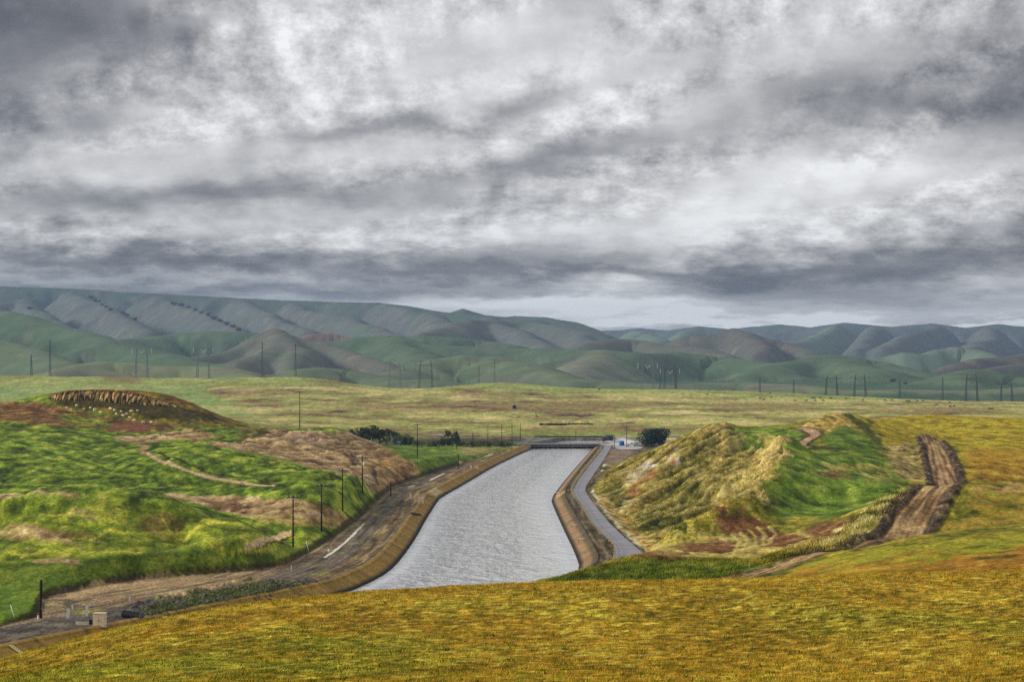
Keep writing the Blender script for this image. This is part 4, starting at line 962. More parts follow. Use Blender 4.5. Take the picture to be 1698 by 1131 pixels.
def paddle(px, yb, yt, w, label, dmin=290, tilt=0.0):
    x, y, z = hit(px, yb, dmin); H = (CH - (yt - HY) / F * y) - z
    root = empty('white_marker', (x, y, z)); root.rotation_euler = (0, tilt, .1); tag(root, label, 'marker', 'white board markers')
    MB().box((0, 0, H * .5), (w, .12, H)).build('board', M_white, root)
    MB().box((0, .12, H * .35 - .15), (.1, .1, H * .7 + .3)).build('stake', M_wood, root)
paddle(112, 1026, 1010, .5, 'white board marker leaning right at the road edge, left of the tan cabinet', tilt=.1)
paddle(144, 1022, 1006, .45, 'white board marker standing just up-left of the tan cabinet')
paddle(120, 1011, 1003, .3, 'small grey-white marker on the dark gravel heap')
paddle(215, 998, 990, .3, 'small white marker alone on the pale gravel behind the black pipe')
paddle(483, 948, 938, .22, 'thin white marker by the fork of the gravel road')
paddle(681, 828, 820, .6, 'white board marker beside the far tan box near the canal bend', 450)
paddle(781, 777, 772, .6, 'tiny white marker on the far shoulder by the second tan box', 600)

def cabinet(px, yb, yt, w, label, dmin=290, small=False):
    x, y, z = hit(px, yb, dmin); H = (CH - (yt - HY) / F * y) - z
    root = empty('utility_cabinet', (x, y, z), -.06); tag(root, label, 'cabinet', 'tan utility boxes')
    MB().box((0, 0, H * .5), (w, w * .8, H)).build('body', M_tan, root)
    MB().box((0, 0, H + .05), (w * 1.08, w * .9, .1)).build('roof', M_tan, root)
    MB().box((0, 0, .04), (w * 1.35, w * 1.2, .12)).build('plinth', M_conc, root)
    for sx in (-1, 1):
        d = MB().box((sx * w * .235, -w * .4 - .02, H * .5), (w * .44, .04, H * .86)).build('door', M_tan, root)
        MB().box((sx * w * .06, -w * .4 - .06, H * .5), (.05, .05, .22)).build('handle', M_dsteel, d)
    return root
cb = cabinet(165.5, 1040, 1018, 1.85, 'tan metal utility cabinet on the near gravel shoulder, the larger of the boxes')
cabinet(698, 836, 826, 1.7, 'orange-tan box beside the canal bend, next to a white marker', 450)
cabinet(790, 781, 775, 1.5, 'small tan box farthest along the left shoulder', 600)
x, y, z = hit(150, 1038, 290)
w_ = empty('culvert_inlet', (x, y, z)); tag(w_, 'open dark concrete inlet with slanting wall just left of the tan cabinet', 'culvert inlet')
MB().box((.35, .3, .45), (1.1, .9, .9)).build('opening', M_black, w_); MB().box((-1.3, .5, .28), (2.6, .14, .55), -.35).build('wing_wall', M_conc, w_); MB().box((.3, -.3, .06), (2.0, .5, .12)).build('sill', M_steel, w_)

def pipe(px0, y0, px1, y1, r, label, dmin, mats, name='culvert_pipe'):
    a = hit(px0, y0, dmin); b = hit(px1, y1, dmin); root = empty(name, a); tag(root, label, 'pipe', 'pipes on the canal shoulders')
    d = Vector(b) - Vector(a); n = 14; mb = MB()
    def ring(mb_, t0, t1, r0, r1):
        p0 = Vector((0, 0, r)) + d * t0; p1 = Vector((0, 0, r)) + d * t1; mb_.tube(p0, p1, r0, r1, n)
    for i in range(12): ring(mb, i / 12, (i + .55) / 12, r, r); ring(mb, (i + .55) / 12, (i + 1) / 12, r * .93, r * .93)
    mb.build('corrugated_barrel', mats[0], root)
    e = MB(); ring(e, 1.0, 1.05, r * 1.1, r * 1.1); e.build('flared_end', mats[1], root)
    e = MB(); ring(e, -.04, 0, r * .9, r * .9); e.build('inner_end', M_black, root)
    return root
pipe(205, 1025, 234, 1030, .62, 'fat black corrugated pipe with pale end lying right of the tan cabinet', 290, (M_black, M_dsteel))
MBp = pipe(544, 962, 563, 965, .2, 'thin pale grey pipe lying at the end of the yellow lining', 300, (M_steel, M_steel))
pipe(683, 856, 695, 858, .5, 'short black outlet pipe sticking out above the yellow lining', 450, (M_black, M_black))
# boards and gauge bars across the lining
for px0, y0, px1, y1, lab in [(947,875,958,875,'white bar across the right bank, farther of the near pair'),(959,899,970,899,'white bar across the right bank, nearest to the viewer'),(921,821,930,820,'white bar on the right lining at the canal bend'),(707,827,719,827,'thin dark bar across the left lining at the bend')]:
    a = onz(px0, y0, 1.6); b = onz(px1, y1, 1.9)
    root = empty('gauge_bar', (a[0], a[1], 2.2)); tag(root, lab, 'bar', 'bars on the canal bank')
    L = b[0] - a[0]; m_ = M_white if px0 != 707 else M_wood
    MB().box((L / 2, 0, .1), (L, .25, .14)).build('beam', m_, root)
    for t in (.08, .92): MB().box((L * t, 0, -.25), (.12, .12, .56)).build('foot', M_dsteel, root)
root = empty('ladder_board', (-73.6, 310.2, 1.78)); root.rotation_euler = (0, .49, -.39); tag(root, 'pale yellow ribbed board lying on the lining at the lower left corner', 'board')
MB().box((1.1, 0, .12), (2.6, .9, .08)).build('panel', pr_mat('pale yellow board', S(226, 206, 138), var=.15), root)
b = MB()
for k in range(7): b.box((-.05 + k * .38, 0, .19), (.08, .86, .06))
b.build('ribs', M_tan, root)

# ------------------------------------------------------------------ roadside fence on the right bank
def fence():
    line = [onz(*p, 2.15) for p in [(1016,936),(1021,919),(1018,906),(1000,889),(980,868),(964,841),(952,826),(947,815),(955,799),(972,776),(988,757),(997,745)]]
    c = resample(line, 7.0); root = empty('guard_fence', (c[0][0], c[0][1], 2.1)); tag(root, 'low wire fence on short pale posts along the paved canal road', 'fence')
    o0 = np.array([c[0][0], c[0][1]])
    mp = pr_mat('pale post paint', S(200, 186, 140), rough=.8, var=.3, vscale=5)
    for p in c:
        q = p - o0; MB().box((q[0], q[1], .5), (.26, .26, 1.35)).build('post', mp, root)
    for k, zz in enumerate((.45, .95)):
        b = MB()
        for p, q in zip(c[:-1], c[1:]): b.tube((*(p - o0), zz), (*(q - o0), zz), .035, .035, 4, False)
        b.build('wire', M_steel, root)
fence()

# ------------------------------------------------------------------ bridge and things at the far end of the canal
def bridge():
    D0, D1 = 1102.0, 1116.0; x0, x1 = 9.5, 46.0
    root = empty('canal_bridge', ((x0 + x1) / 2, D0, 0)); tag(root, 'low grey concrete road bridge across the far end of the canal', 'bridge')
    L = x1 - x0
    MB().box((0, (D1 - D0) / 2, 1.7), (L, D1 - D0, 1.5)).build('deck', M_dconc, root)
    for k in range(4): MB().box((-L / 2 + 7 + k * (L - 14) / 3, (D1 - D0) / 2, .3), (.7, D1 - D0 - .6, 2.9)).build('pier', M_dconc, root)
    for yy in (.15, D1 - D0 - .15):
        rl = MB().box((0, yy, 2.95), (L + 2, .14, .14)).build('railing', M_dsteel, root)
        for k in range(13): MB().box((-L / 2 + k * L / 12, yy, 2.68), (.14, .14, .46)).build('railing_post', M_dsteel, rl)
    for sx, nm in ((-1, 'wing_wall'), (1, 'wing_wall')):
        MB().box((sx * (L / 2 + 3.2) - (0), -3.0, 1.5), (8.6, .5, 2.4), sx * -.72).build(nm, M_conc, root)
    MB().box((0, (D1 - D0) / 2, 2.46), (L, D1 - D0 - 1.0, .06)).build('roadway', M_asph, root)
    MB().box((0, D1 - D0 - .6, .2), (L, .5, 2.0)).build('opening_shade', M_black, root)  # black panel added so the opening under the deck looks shaded
    return root
bridge()
def at(px, d, extra=0.0):
    x = (px - CX) / F * d; return (x, d, float(ground_z(x, d)) + extra)
rb = empty('barrier_wall', at(945, 1228)); tag(rb, 'long dark roadside barrier behind the canal bridge', 'barrier')
MB().box((0, 0, .5), (42, .6, 1.3)).build('wall', M_dconc, rb); MB().box((0, 0, 1.18), (42.2, .9, .12)).build('coping', M_dsteel, rb)
cr_ = [at(px, d) for px, d in [(700,1250),(800,1245),(900,1240),(1000,1240),(1100,1240),(1250,1245),(1400,1250)]]
o = drape('highway', cr_, 9, M_asph, .25, 6); tag(o, kind='structure')
o = drape('side_road', [at(1026, 1230), at(1040, 1180), at(1046, 1130), at(1030, 1100), at(1008, 1090)], 7, pr_mat('pale gravel', S(206, 202, 200), var=.15, vscale=.3), .2, 4); tag(o, kind='structure')
def shed(px, d, w, h_, label, mat, roofm, name='shed'):
    root = empty(name, at(px, d)); tag(root, label, 'shed', 'small sheds near the bridge')
    MB().box((0, 0, h_ / 2), (w, w * .7, h_)).build('wall', mat, root)
    b = MB(); k = [(-w * .56, -w * .4, h_), (w * .56, -w * .4, h_), (w * .56, w * .4, h_), (-w * .56, w * .4, h_), (-w * .56, 0, h_ * 1.3), (w * .56, 0, h_ * 1.3)]
    b.v = k; b.f = [(0, 1, 5, 4), (2, 3, 4, 5), (0, 4, 3), (1, 2, 5), (0, 3, 2, 1)]; b.build('roof', roofm, root)
    MB().box((w * .1, -w * .36, h_ * .4), (w * .25, .06, h_ * .8)).build('door', M_black, root)
shed(1003, 1165, 3.2, 2.2, 'small dark shed with pitched roof behind the right end of the bridge', M_dsteel, M_dsteel)
shed(1011, 1170, 4.0, 2.4, 'wider dark shed right beside the smaller dark one past the bridge', M_dsteel, M_dsteel)
shed(664, 1075, 3.0, 1.6, 'tiny pale blue-grey shed at the foot of the tree grove', pr_mat('blue grey board', S(128,134,150)), M_steel)
def tank():
    root = empty('water_tank', at(1031, 1092)); tag(root, 'bright blue upright tank beside the side road at the far end of the canal', 'tank')
    MB().lathe((0, 0, 0), [(0, 0), (1.35, 0), (1.35, 2.0), (1.2, 2.3), (.4, 2.5), (0, 2.5)], 20).build('body', M_blue, root, True)
    MB().lathe((0, 0, 2.48), [(.35, 0), (.35, .18), (0, .2)], 12).build('lid', M_white, root); MB().box((0, 0, -.02), (3.2, 3.2, .2)).build('plinth', M_conc, root)
tank()
def pickup(px, d, rz, label):
    root = empty('pickup_truck', at(px, d, .05), rz); tag(root, label, 'pickup truck', 'white trucks parked at the far yard')
    MB().box((0, 0, .75), (5.2, 1.85, .6)).build('body', M_white, root)
    b = MB(); z0, z1 = 1.05, 1.75; b.v = [(-.9,-.9,z0),(1.3,-.9,z0),(1.3,.9,z0),(-.9,.9,z0),(-.75,-.78,z1),(.75,-.78,z1),(.75,.78,z1),(-.75,.78,z1)]
    b.f = [(0,3,2,1),(4,5,6,7),(0,1,5,4),(1,2,6,5),(2,3,7,6),(3,0,4,7)]; cab_ = b.build('cab', M_white, root)
    MB().box((0, -.86, 1.4), (1.3, .06, .42)).build('window', M_win, cab_)
    for sy in (-.88, .88): MB().box((-1.75, sy, 1.2), (1.7, .1, .35)).build('bed_side', M_white, root)
    for wx in (-1.6, 1.6):
        for wy in (-.85, .85):
            t = MB().tube((wx, wy - .12, .38), (wx, wy + .12, .38), .38, .38, 14).build('wheel', M_tyre, root)
pickup(1047, 1085, .1, 'white pickup truck parked just right of the blue tank')
pickup(1066, 1082, -.05, 'white pickup truck half hidden by the dark tree, farther right')
def corral():
    x, y, z = hit(939, 706, 1200); root = empty('corral', (x, y, z)); tag(root, 'long low dark timber corral with frames on top, out on the plain behind the bridge', 'corral')
    b = MB()
    for k in range(3): b.box((0, 0, .3 + k * .5), (36, .14, .34))
    b.build('board_fence', M_wood, root)
    b = MB()
    for k in range(2): b.box((2, 7, .4 + k * .6), (30, .14, .34))
    b.build('back_fence', M_wood, root)
    for k in range(19): MB().box((-18 + k * 2, .15, .7), (.25, .25, 1.5)).build('post', M_wood, root)
    for fx, w in ((-8.5, 3.6), (-4.6, 3.0), (.6, 2.2), (3.6, 2.4), (12.5, 4.2)):
        b = MB(); b.box((fx, 3, 2.7), (w, .22, .25))
        for s_ in (-1, 1): b.box((fx + s_ * w / 2, 3, 1.35), (.22, .22, 2.9))
        b.build('gate_frame', M_wood, root)
    MB().box((-17, 1, .8), (2.0, 2.0, 1.6)).build('loading_chute', M_wood, root)
corral()
def pump():
    x, y, z = hit(853, 678, 1400); root = empty('pump_station', (x, y, z)); tag(root, 'black pump shed with a thin mast standing alone on the plain beyond the canal', 'pump shed')
    MB().box((0, 0, 1.1), (3.0, 2.4, 2.2)).build('shed', M_black, root); MB().box((0, 0, 2.4), (1.8, 1.6, 1.2)).build('upper_housing', M_black, root)
    MB().box((3.3, 0, .3), (3.6, 2.0, .6)).build('trough', M_black, root); MB().tube((-.4, 0, 2.5), (-.4, 0, 7.4), .14, .1, 6).build('mast', M_dsteel, root)
pump()
def tripod():
    x, y, z = hit(889, 695, 1300); root = empty('timber_tripod', (x, y, z)); tag(root, 'thin leaning timber frame on the plain between the pump shed and the corral', 'frame')
    for a_ in ((-1.6, 0), (1.4, -.6), (.8, 1.2)): MB().tube((a_[0], a_[1], 0), (-.3, 0, 5.0), .13, .1, 6).build('leg', M_wood, root)
    MB().tube((-1.0, 0, 2.0), (.7, 0, 2.2), .1, .1, 6).build('crossbar', M_wood, root)
tripod()

# ------------------------------------------------------------------ transmission towers
def lattice(mb, a, b, w0, w1, nseg, r):
    """square lattice mast between two points"""
    a = Vector(a); b = Vector(b)
    def ring(t):
        c = a.lerp(b, t); w = (w0 + (w1 - w0) * t) / 2
        return [c + Vector((sx * w, sy * w, 0)) for sx, sy in ((-1, -1), (1, -1), (1, 1), (-1, 1))]
    R_ = [ring(i / nseg) for i in range(nseg + 1)]
    for i in range(4): mb.tube(R_[0][i], R_[-1][i], r, r, 4, False)
    for k in range(nseg):
        for i in range(4):
            mb.tube(R_[k][i], R_[k + 1][(i + 1) % 4], r * .7, r * .7, 4, False); mb.tube(R_[k][(i + 1) % 4], R_[k + 1][i], r * .7, r * .7, 4, False)
            mb.tube(R_[k + 1][i], R_[k + 1][(i + 1) % 4], r * .7, r * .7, 4, False)
TW = {}
def h_tower(px, yt, label, d=2520, mat=None, rz=0.0, white=True, span=12.0):
    x, y, z = at(px, d); H = (CH - (yt - HY) / F * d) - z; mat = mat or M_steel
    root = empty('transmission_tower', (x, y, z - .5), rz); tag(root, label, 'transmission tower', 'portal towers along the foot of the hills')
    r = .26; hb = H * .80; sp = span / 2
    for sx in (-1, 1):
        m = MB(); lattice(m, (sx * (sp + 1.2), 0, 0), (sx * sp, 0, hb), 2.6, 1.0, 8, r * .8); m.build('mast', mat, root)
        m = MB(); lattice(m, (sx * sp, 0, hb), (sx * sp * .82, 0, H), 1.0, .5, 3, r * .7); m.build('peak', mat, root)
        MB().box((sx * (sp + 1.2), 0, .2), (3.2, 3.2, .9)).build('footing', M_dsteel, root)
    m = MB(); W = sp * 1.95
    m.tube((-W, 0, hb + 2.2), (W, 0, hb + 2.2), r * .8, r * .8, 4); m.tube((-W, 0, hb + 2.2), (-sp, 0, hb), r * .7, r * .7, 4); m.tube((W, 0, hb + 2.2), (sp, 0, hb), r * .7, r * .7, 4); m.tube((-sp, 0, hb), (sp, 0, hb), r * .7, r * .7, 4)
    for k in range(8):
        xa = -sp + k * span / 8; m.tube((xa, 0, hb), (xa + span / 16, 0, hb + 2.2), r * .5, r * .5, 4); m.tube((xa + span / 16, 0, hb + 2.2), (xa + span / 8, 0, hb), r * .5, r * .5, 4)
    m.build('crossbeam', mat, root)
    im = M_glass if white else M_dsteel
    for sx in (-1, 1):
        MB().tube((sx * W, 0, hb + 2.0), (sx * W, 0, hb - 4.2), .24 if white else .2, .24 if white else .2, 6).build('insulator', im, root)
    m = MB(); m.tube((-3.2, 0, hb - .1), (0, 0, hb - 4.0), .30 if white else .2, .30 if white else .2, 6); m.tube((3.2, 0, hb - .1), (0, 0, hb - 4.0), .30 if white else .2, .30 if white else .2, 6); m.build('insulator', im, root)
    TW[px] = (Vector((x, y, z - .5)), hb - 4.0, W)
def s_tower(px, yt, label, d=2540, mat=None, arms=True):
    x, y, z = at(px, d); H = (CH - (yt - HY) / F * d) - z; mat = mat or M_dsteel
    root = empty('transmission_tower', (x, y, z - .5)); tag(root, label, 'transmission tower', 'slim lattice towers along the foot of the hills')
    m = MB(); lattice(m, (0, 0, 0), (0, 0, H * .62), 2.6, 1.4, 7, .13); m.build('lower_mast', mat, root)
    m = MB(); lattice(m, (0, 0, H * .62), (0, 0, H), 1.4, .7, 5, .15); m.build('upper_mast', mat, root)
    if arms:
        for k, zz in enumerate((.70, .82, .94)):
            w = (4.0, 4.6, 3.6)[k]
            m = MB(); m.tube((-w, 0, H * zz), (w, 0, H * zz), .16, .16, 4); m.tube((-w, 0, H * zz), (0, 0, H * zz + 1.5), .12, .12, 4); m.tube((w, 0, H * zz), (0, 0, H * zz + 1.5), .12, .12, 4); m.build('crossarm', mat, root)
            for sx in (-1, 1): MB().tube((sx * w, 0, H * zz), (sx * w, 0, H * zz - 3.2), .2, .2, 5).build('insulator', M_steel, root)
    TW[px] = (Vector((x, y, z - .5)), H * .9, 4.0)
h_tower(235, 568, 'portal tower with bright white insulators, leftmost of its kind')
h_tower(337, 566, 'portal tower with bright white insulators and darker beam, second from the left', mat=M_steel)
h_tower(655, 600, 'small faint portal tower left of the canal axis, nearer the cone hill', d=2560, white=False)
h_tower(706, 597, 'small portal tower in front of the pale low knoll left of centre', d=2560, mat=M_dsteel, white=False, span=14)
h_tower(1074, 594, 'portal tower with white V insulators right of centre', d=2540)
h_tower(1111, 605, 'lower portal tower with white V insulators, just right of a taller one', d=2560, mat=M_dsteel)
h_tower(1379, 622, 'dark portal tower before the broad green hill, left of a matching one', d=2560, mat=M_dsteel, white=False)
h_tower(1426, 620, 'dark portal tower before the broad green hill, right of a matching one', d=2560, mat=M_dsteel, white=False)
h_tower(1611, 620, 'dark portal tower in front of the pointed green hill at right', d=2540, mat=M_dsteel, white=False)
h_tower(1669, 631, 'small dark portal tower nearest the right edge', d=2560, mat=M_dsteel, white=False)
for px, yt, lab, a_ in [(52, 588, 'short slim lattice tower nearest the left edge', False), (83, 563, 'tall slim lattice tower with white insulators at far left', True), (435, 566, 'slim lattice tower before the left foot of the cone hill', True),
                        (490, 569, 'dark slim lattice tower before the middle of the cone hill', True), (794, 605, 'thin plain mast-like tower just left of another near the picture centre', False), (820, 594, 'dark slim lattice tower near the picture centre', True),
                        (1095, 616, 'thin mast between the two white-insulated portal towers', False), (1121, 607, 'dark slim tower just right of the lower portal tower', False),
                        (1260, 626, 'dark slim tower left of the pale hill scar at right centre', False), (1316, 629, 'dark slim tower before the small brown mound', False), (1492, 629, 'dark slim tower between the paired portals and the purple hills', False), (1563, 625, 'dark slim tower just left of the large right portal tower', False)]:
    s_tower(px, yt, lab, arms=a_)
def wires(a, b, label):
    (pa, ha, wa), (pb, hb_, wb) = TW[a], TW[b]; root = empty('power_lines', tuple(pa)); tag(root, label, 'cables', 'power lines between the towers')
    for k in (-1, 0, 1):
        m = MB(); A = Vector((k * wa, 0, ha)); B = pb - pa + Vector((k * wb, 0, hb_)); n = 16; prev = A
        for i in range(1, n + 1):
            t = i / n; p = A.lerp(B, t) - Vector((0, 0, 4 * t * (1 - t) * 11)); m.tube(prev, p, .05, .05, 3, False); prev = p
        m.build('cable', M_steel, root)
for a, b, lab in [(235, 83, 'thin sagging cables left of the leftmost portal tower'), (337, 235, 'thin sagging cables between the two leftmost portal towers'), (490, 337, 'thin sagging cables in front of the cone hill'), (706, 490, 'thin sagging cables right of the cone hill'),
                  (820, 706, 'thin sagging cables at the picture centre'), (1074, 820, 'thin sagging cables left of the white-insulated portal tower at right centre'), (1426, 1379, 'thin cables between the paired dark portal towers'), (1611, 1426, 'thin sagging cables right of the paired dark portals'), (1669, 1611, 'thin cables at the right edge')]:
    wires(a, b, lab)

# ------------------------------------------------------------------ trees
def leaf_mat(name, c):
    m = pr_mat(name, c, rough=.85, var=.45, vscale=.9, spec=.1); return m
M_leaf = leaf_mat('dark foliage', S(62, 70, 46)); M_leaf2 = leaf_mat('olive foliage', S(84, 92, 60)); M_leaf3 = leaf_mat('blue dark foliage', S(46, 62, 60))
def crown_mesh(w, hc, n, leaf, seed, lobes=7, cz=0.0, squash=1.0):
    r_ = np.random.default_rng(seed)
    lc = np.stack([r_.normal(0, .30, lobes) * w, r_.normal(0, .26, lobes) * w, cz + hc * r_.uniform(.18, .85, lobes)], -1); lr = r_.uniform(.2, .38, lobes) * w
    k = r_.integers(0, lobes, n); dirs = r_.normal(size=(n, 3)); dirs /= np.linalg.norm(dirs, axis=1)[:, None]
    p = lc[k] + dirs * lr[k][:, None] * (r_.uniform(.35, 1.08, n) ** .6)[:, None] * np.array([1, 1, squash])
    a = r_.normal(size=(n, 3)); a /= np.linalg.norm(a, axis=1)[:, None]; b = np.cross(a, dirs); b /= np.linalg.norm(b, axis=1)[:, None] + 1e-6
    s_ = leaf * r_.uniform(.5, 1.3, n)[:, None]
    v = np.stack([p - a * s_, p + b * s_ * .8, p + a * s_, p - b * s_ * .8], 1).reshape(-1, 3)
    return v, np.arange(n * 4).reshape(n, 4)
def tree(px, yb, yt, wpx, label, dmin, seed, mat, n=500, leaf=.5, group=None, cat='tree', name='tree', lobes=8, trunk=True, d=None):
    x, y, z = hit(px, yb, dmin) if d is None else at(px, d)
    H = max(1.5, (CH - (yt - HY) / F * y) - z); w = wpx / F * y
    root = empty(name, (x, y, z)); tag(root, label, cat, group)
    r_ = random.Random(seed)
    if trunk:
        m = MB(); m.tube((0, 0, -.3), (r_.uniform(-.2, .2), 0, H * .55), H * .035, H * .018, 8)
        for k in range(5):
            a_ = r_.uniform(0, 6.28); h0 = H * r_.uniform(.2, .5); m.tube((0, 0, h0), (math.cos(a_) * w * .33, math.sin(a_) * w * .33, h0 + H * .3), H * .014, H * .005, 5)
        m.build('trunk', M_bark, root, True)
    v, q = crown_mesh(w, H * .92, n, leaf, seed, lobes, H * .03); v[:, 2] = np.clip(v[:, 2], .05, H)
    raw_mesh('crown' if trunk else 'foliage', v, q, mat, parent=root)
GT = 'trees of the grove behind the dirt hill'
for i, (px, yb, yt, w, lab) in enumerate([(588, 736, 712, 16, 'leftmost low dark tree of the grove'), (606, 738, 709, 20, 'dark rounded tree in the left part of the grove'), (618, 738, 705, 20, 'tallest broad tree of the grove'),
        (630, 738, 711, 16, 'tree just right of the tallest one in the grove'), (641, 738, 706, 11, 'narrow upright tree standing out of the grove'), (655, 738, 713, 15, 'thin spiky tree right of the narrow upright one'),
        (667, 738, 720, 18, 'low bushy tree in the right part of the grove'), (681, 738, 725, 16, 'low dark bush at the right end of the grove')]):
    tree(px, yb, yt, w * 1.15, lab, 950, 40 + i, M_leaf if i % 2 else M_leaf2, 1000, .42, GT)
for i, (px, yb, yt, w, lab) in enumerate([(738, 740, 722, 16, 'left part-lower tree of the round clump left of the far poles'), (750, 740, 713, 20, 'taller rounded tree of the clump left of the far poles'), (761, 740, 719, 12, 'right-hand tree of the round clump left of the far poles')]):
    tree(px, yb, yt, w, lab, 950, 60 + i, M_leaf, 600, .42, 'round clump left of the far poles')
for i, (px, w) in enumerate([(700, 26), (716, 24), (772, 24), (796, 26), (818, 24), (838, 22)]):
    tree(px, 741, 732, w, ['low dark hedge bush next to the right end of the grove', 'low hedge bush left of the round clump', 'low hedge bush right of the round clump', 'low hedge bush left of the slim pole pair', 'low hedge bush between the slim poles', 'low hedge bush at the left end of the bridge road'][i], 960, 80 + i, M_leaf, 260, .4, 'low hedge along the far road', 'bush', 'bush', 6, False)
tree(1084, 748, 711, 42, 'big dark leafy tree at the head of the grassy cut, right of the blue tank', 1040, 91, M_leaf3, 3600, .45, 'trees by the far yard', lobes=16, d=1075)
tree(1102, 745, 718, 9, 'narrow dark tree touching the right side of the big leafy one', 1040, 92, M_leaf3, 350, .4, 'trees by the far yard', d=1085)
tree(1063, 748, 735, 22, 'low dark bush at the left foot of the big leafy tree', 1040, 93, M_leaf, 400, .4, 'trees by the far yard', 'bush', 'bush', 7, False, d=1090)
# trees scattered on the far slopes: one model, copied
v, q = crown_mesh(15, 11, 260, 1.6, 5, 7, 1.0)
pr_root = empty('hill_tree', (0, 0, 0)); M_far = leaf_mat('distant oak', S(44, 56, 46)); cr0 = raw_mesh('crown', v, q, M_far, parent=pr_root)
tk0 = MB().tube((0, 0, -2), (0, 0, 6), .8, .5, 6).build('trunk', M_bark, pr_root)
HT = [(50,512,5900,'lone dark tree on the pale blue slope at far left'),(151,495,6500,'topmost dark tree in the cloud-touched clump at left'),(158,499,6450,'dark tree in the upper clump, second from its top'),(164,501,6400,'dark tree in the middle of the upper left clump'),(169,505,6350,'dark tree low in the upper left clump'),(176,510,6250,'dark tree at the lower end of the upper left clump'),(183,514,6200,'small dark tree just below the upper left clump'),
      (204,519,6100,'upper tree of the small pair on the second spur'),(211,523,6050,'lower tree of the small pair on the second spur'),(224,530,5900,'single dark tree below the small pair on the spur'),(289,504,6850,'first dark tree at the top of the long ridge row'),(301,507,6750,'second dark tree of the long ridge row'),(313,509,6700,'third dark tree of the long ridge row'),
      (324,514,6550,'fourth tree of the long row descending the ridge'),(334,518,6450,'fifth tree of the long row descending the ridge'),(345,523,6350,'sixth tree of the long row descending the ridge'),(355,528,6200,'seventh tree of the long row descending the ridge'),(365,532,6100,'eighth tree of the long row descending the ridge'),(376,538,5950,'ninth tree of the long row descending the ridge'),(386,543,5850,'tenth tree of the long row descending the ridge'),(396,548,5750,'lowest tree of the long row descending the ridge'),
      (1480,633,3400,'small dark bush above the right plain, left of its pair'),(1501,636,3300,'small dark bush above the right plain, right of its pair')]
for i, (px, py, d, lab) in enumerate(HT):
    rt_ = pr_root if i == 0 else pr_root.copy()
    x, y, z = hill_hit(px, py + 2, d - 900 if d > 4500 else d - 200)
    if i:
        COL.objects.link(rt_)
        for ch in (cr0, tk0):
            c_ = ch.copy(); COL.objects.link(c_); c_.parent = rt_
    rt_.location = (x, y, z - .5); sc_ = (.6 + .45 * random.random()) * (1 if d > 4500 else .5); rt_.scale = (sc_ * 1.2, sc_, sc_ * .9); rt_.rotation_euler = (0, 0, random.random() * 6)
    tag(rt_, lab, 'tree', 'dark trees scattered on the far slopes')

# ------------------------------------------------------------------ cattle on the far plain
def cow():
    bm_v = [(-1.0,0,1.05),(-.45,0,1.08),(.25,0,1.1),(.75,0,1.15),(1.1,0,1.0),(1.38,0,.62),(1.6,0,.32), (-.9,.24,.75),(-.98,.26,.42),(-.92,.26,.02),(-.9,-.24,.75),(-.98,-.26,.42),(-.92,-.26,.02),(.7,.24,.7),(.68,.24,.38),(.7,.24,.02),(.7,-.24,.7),(.68,-.24,.38),(.7,-.24,.02),(-1.18,0,1.1),(-1.24,0,.45)]
    e = [(0,1),(1,2),(2,3),(3,4),(4,5),(5,6),(0,7),(7,8),(8,9),(0,10),(10,11),(11,12),(3,13),(13,14),(14,15),(3,16),(16,17),(17,18),(0,19),(19,20)]
    rad = [.36,.42,.42,.38,.24,.18,.10] + [.2,.09,.07] * 4 + [.06,.04]
    me = bpy.data.meshes.new('cow'); me.from_pydata(bm_v, e, []); o = bpy.data.objects.new('cow', me); COL.objects.link(o)
    md = o.modifiers.new('skin', 'SKIN'); o.modifiers.new('sub', 'SUBSURF').levels = 1
    sk = me.skin_vertices[0] if me.skin_vertices else None
    if sk is None:
        import bmesh
        b = bmesh.new(); b.from_mesh(me); b.verts.layers.skin.verify(); b.to_mesh(me); b.free(); sk = me.skin_vertices[0]
    for i, r_ in enumerate(rad): sk.data[i].radius = (r_, r_)
    sk.data[1].use_root = True
    dg = bpy.context.evaluated_depsgraph_get(); m2 = bpy.data.meshes.new_from_object(o.evaluated_get(dg)); m2.materials.clear(); m2.materials.append(pr_mat('black hide', (.018, .016, .015), rough=.8, var=.2))
    bpy.data.objects.remove(o); return m2
cow_me = cow()
cw = sorted([(1260,661),(1266.5,663),(1279,660),(1277,652.5),(1318,665),(1337,665),(1347,660),(1352,665),(1360.6,660),(1365.5,665),(1378,661),(1403,661.5),(1431,664),(1468,664),(1479,664.5),(1504,666),(1521,665.5),(1530.5,666),(1553,672),(1575,667.5),(1576,675),(1582,674.5),(1645,679),(994,646),(1173,654),(1350.5,660.5),(1508,666.2),(1641,678.6)])
ORD = ['first','second','third','fourth','fifth','sixth','seventh','eighth','ninth','tenth','eleventh','twelfth','thirteenth','fourteenth','fifteenth','sixteenth','seventeenth','eighteenth','nineteenth','twentieth','twenty-first','twenty-second','twenty-third','twenty-fourth','twenty-fifth','twenty-sixth','twenty-seventh','twenty-eighth']
for i, (px, py) in enumerate(cw):
    x, y, z = hit(px, py + 1, 1400); o = bpy.data.objects.new('cow', cow_me); COL.objects.link(o); o.location = (x, y, z); o.rotation_euler = (0, 0, random.choice([0, 3.14]) + random.uniform(-.7, .7))
    o.scale = (1.15, 1.15, 1.15)
    tag(o, f'{ORD[i]} black cow counting from the left across the far plain', 'cow', 'cattle grazing on the far plain')

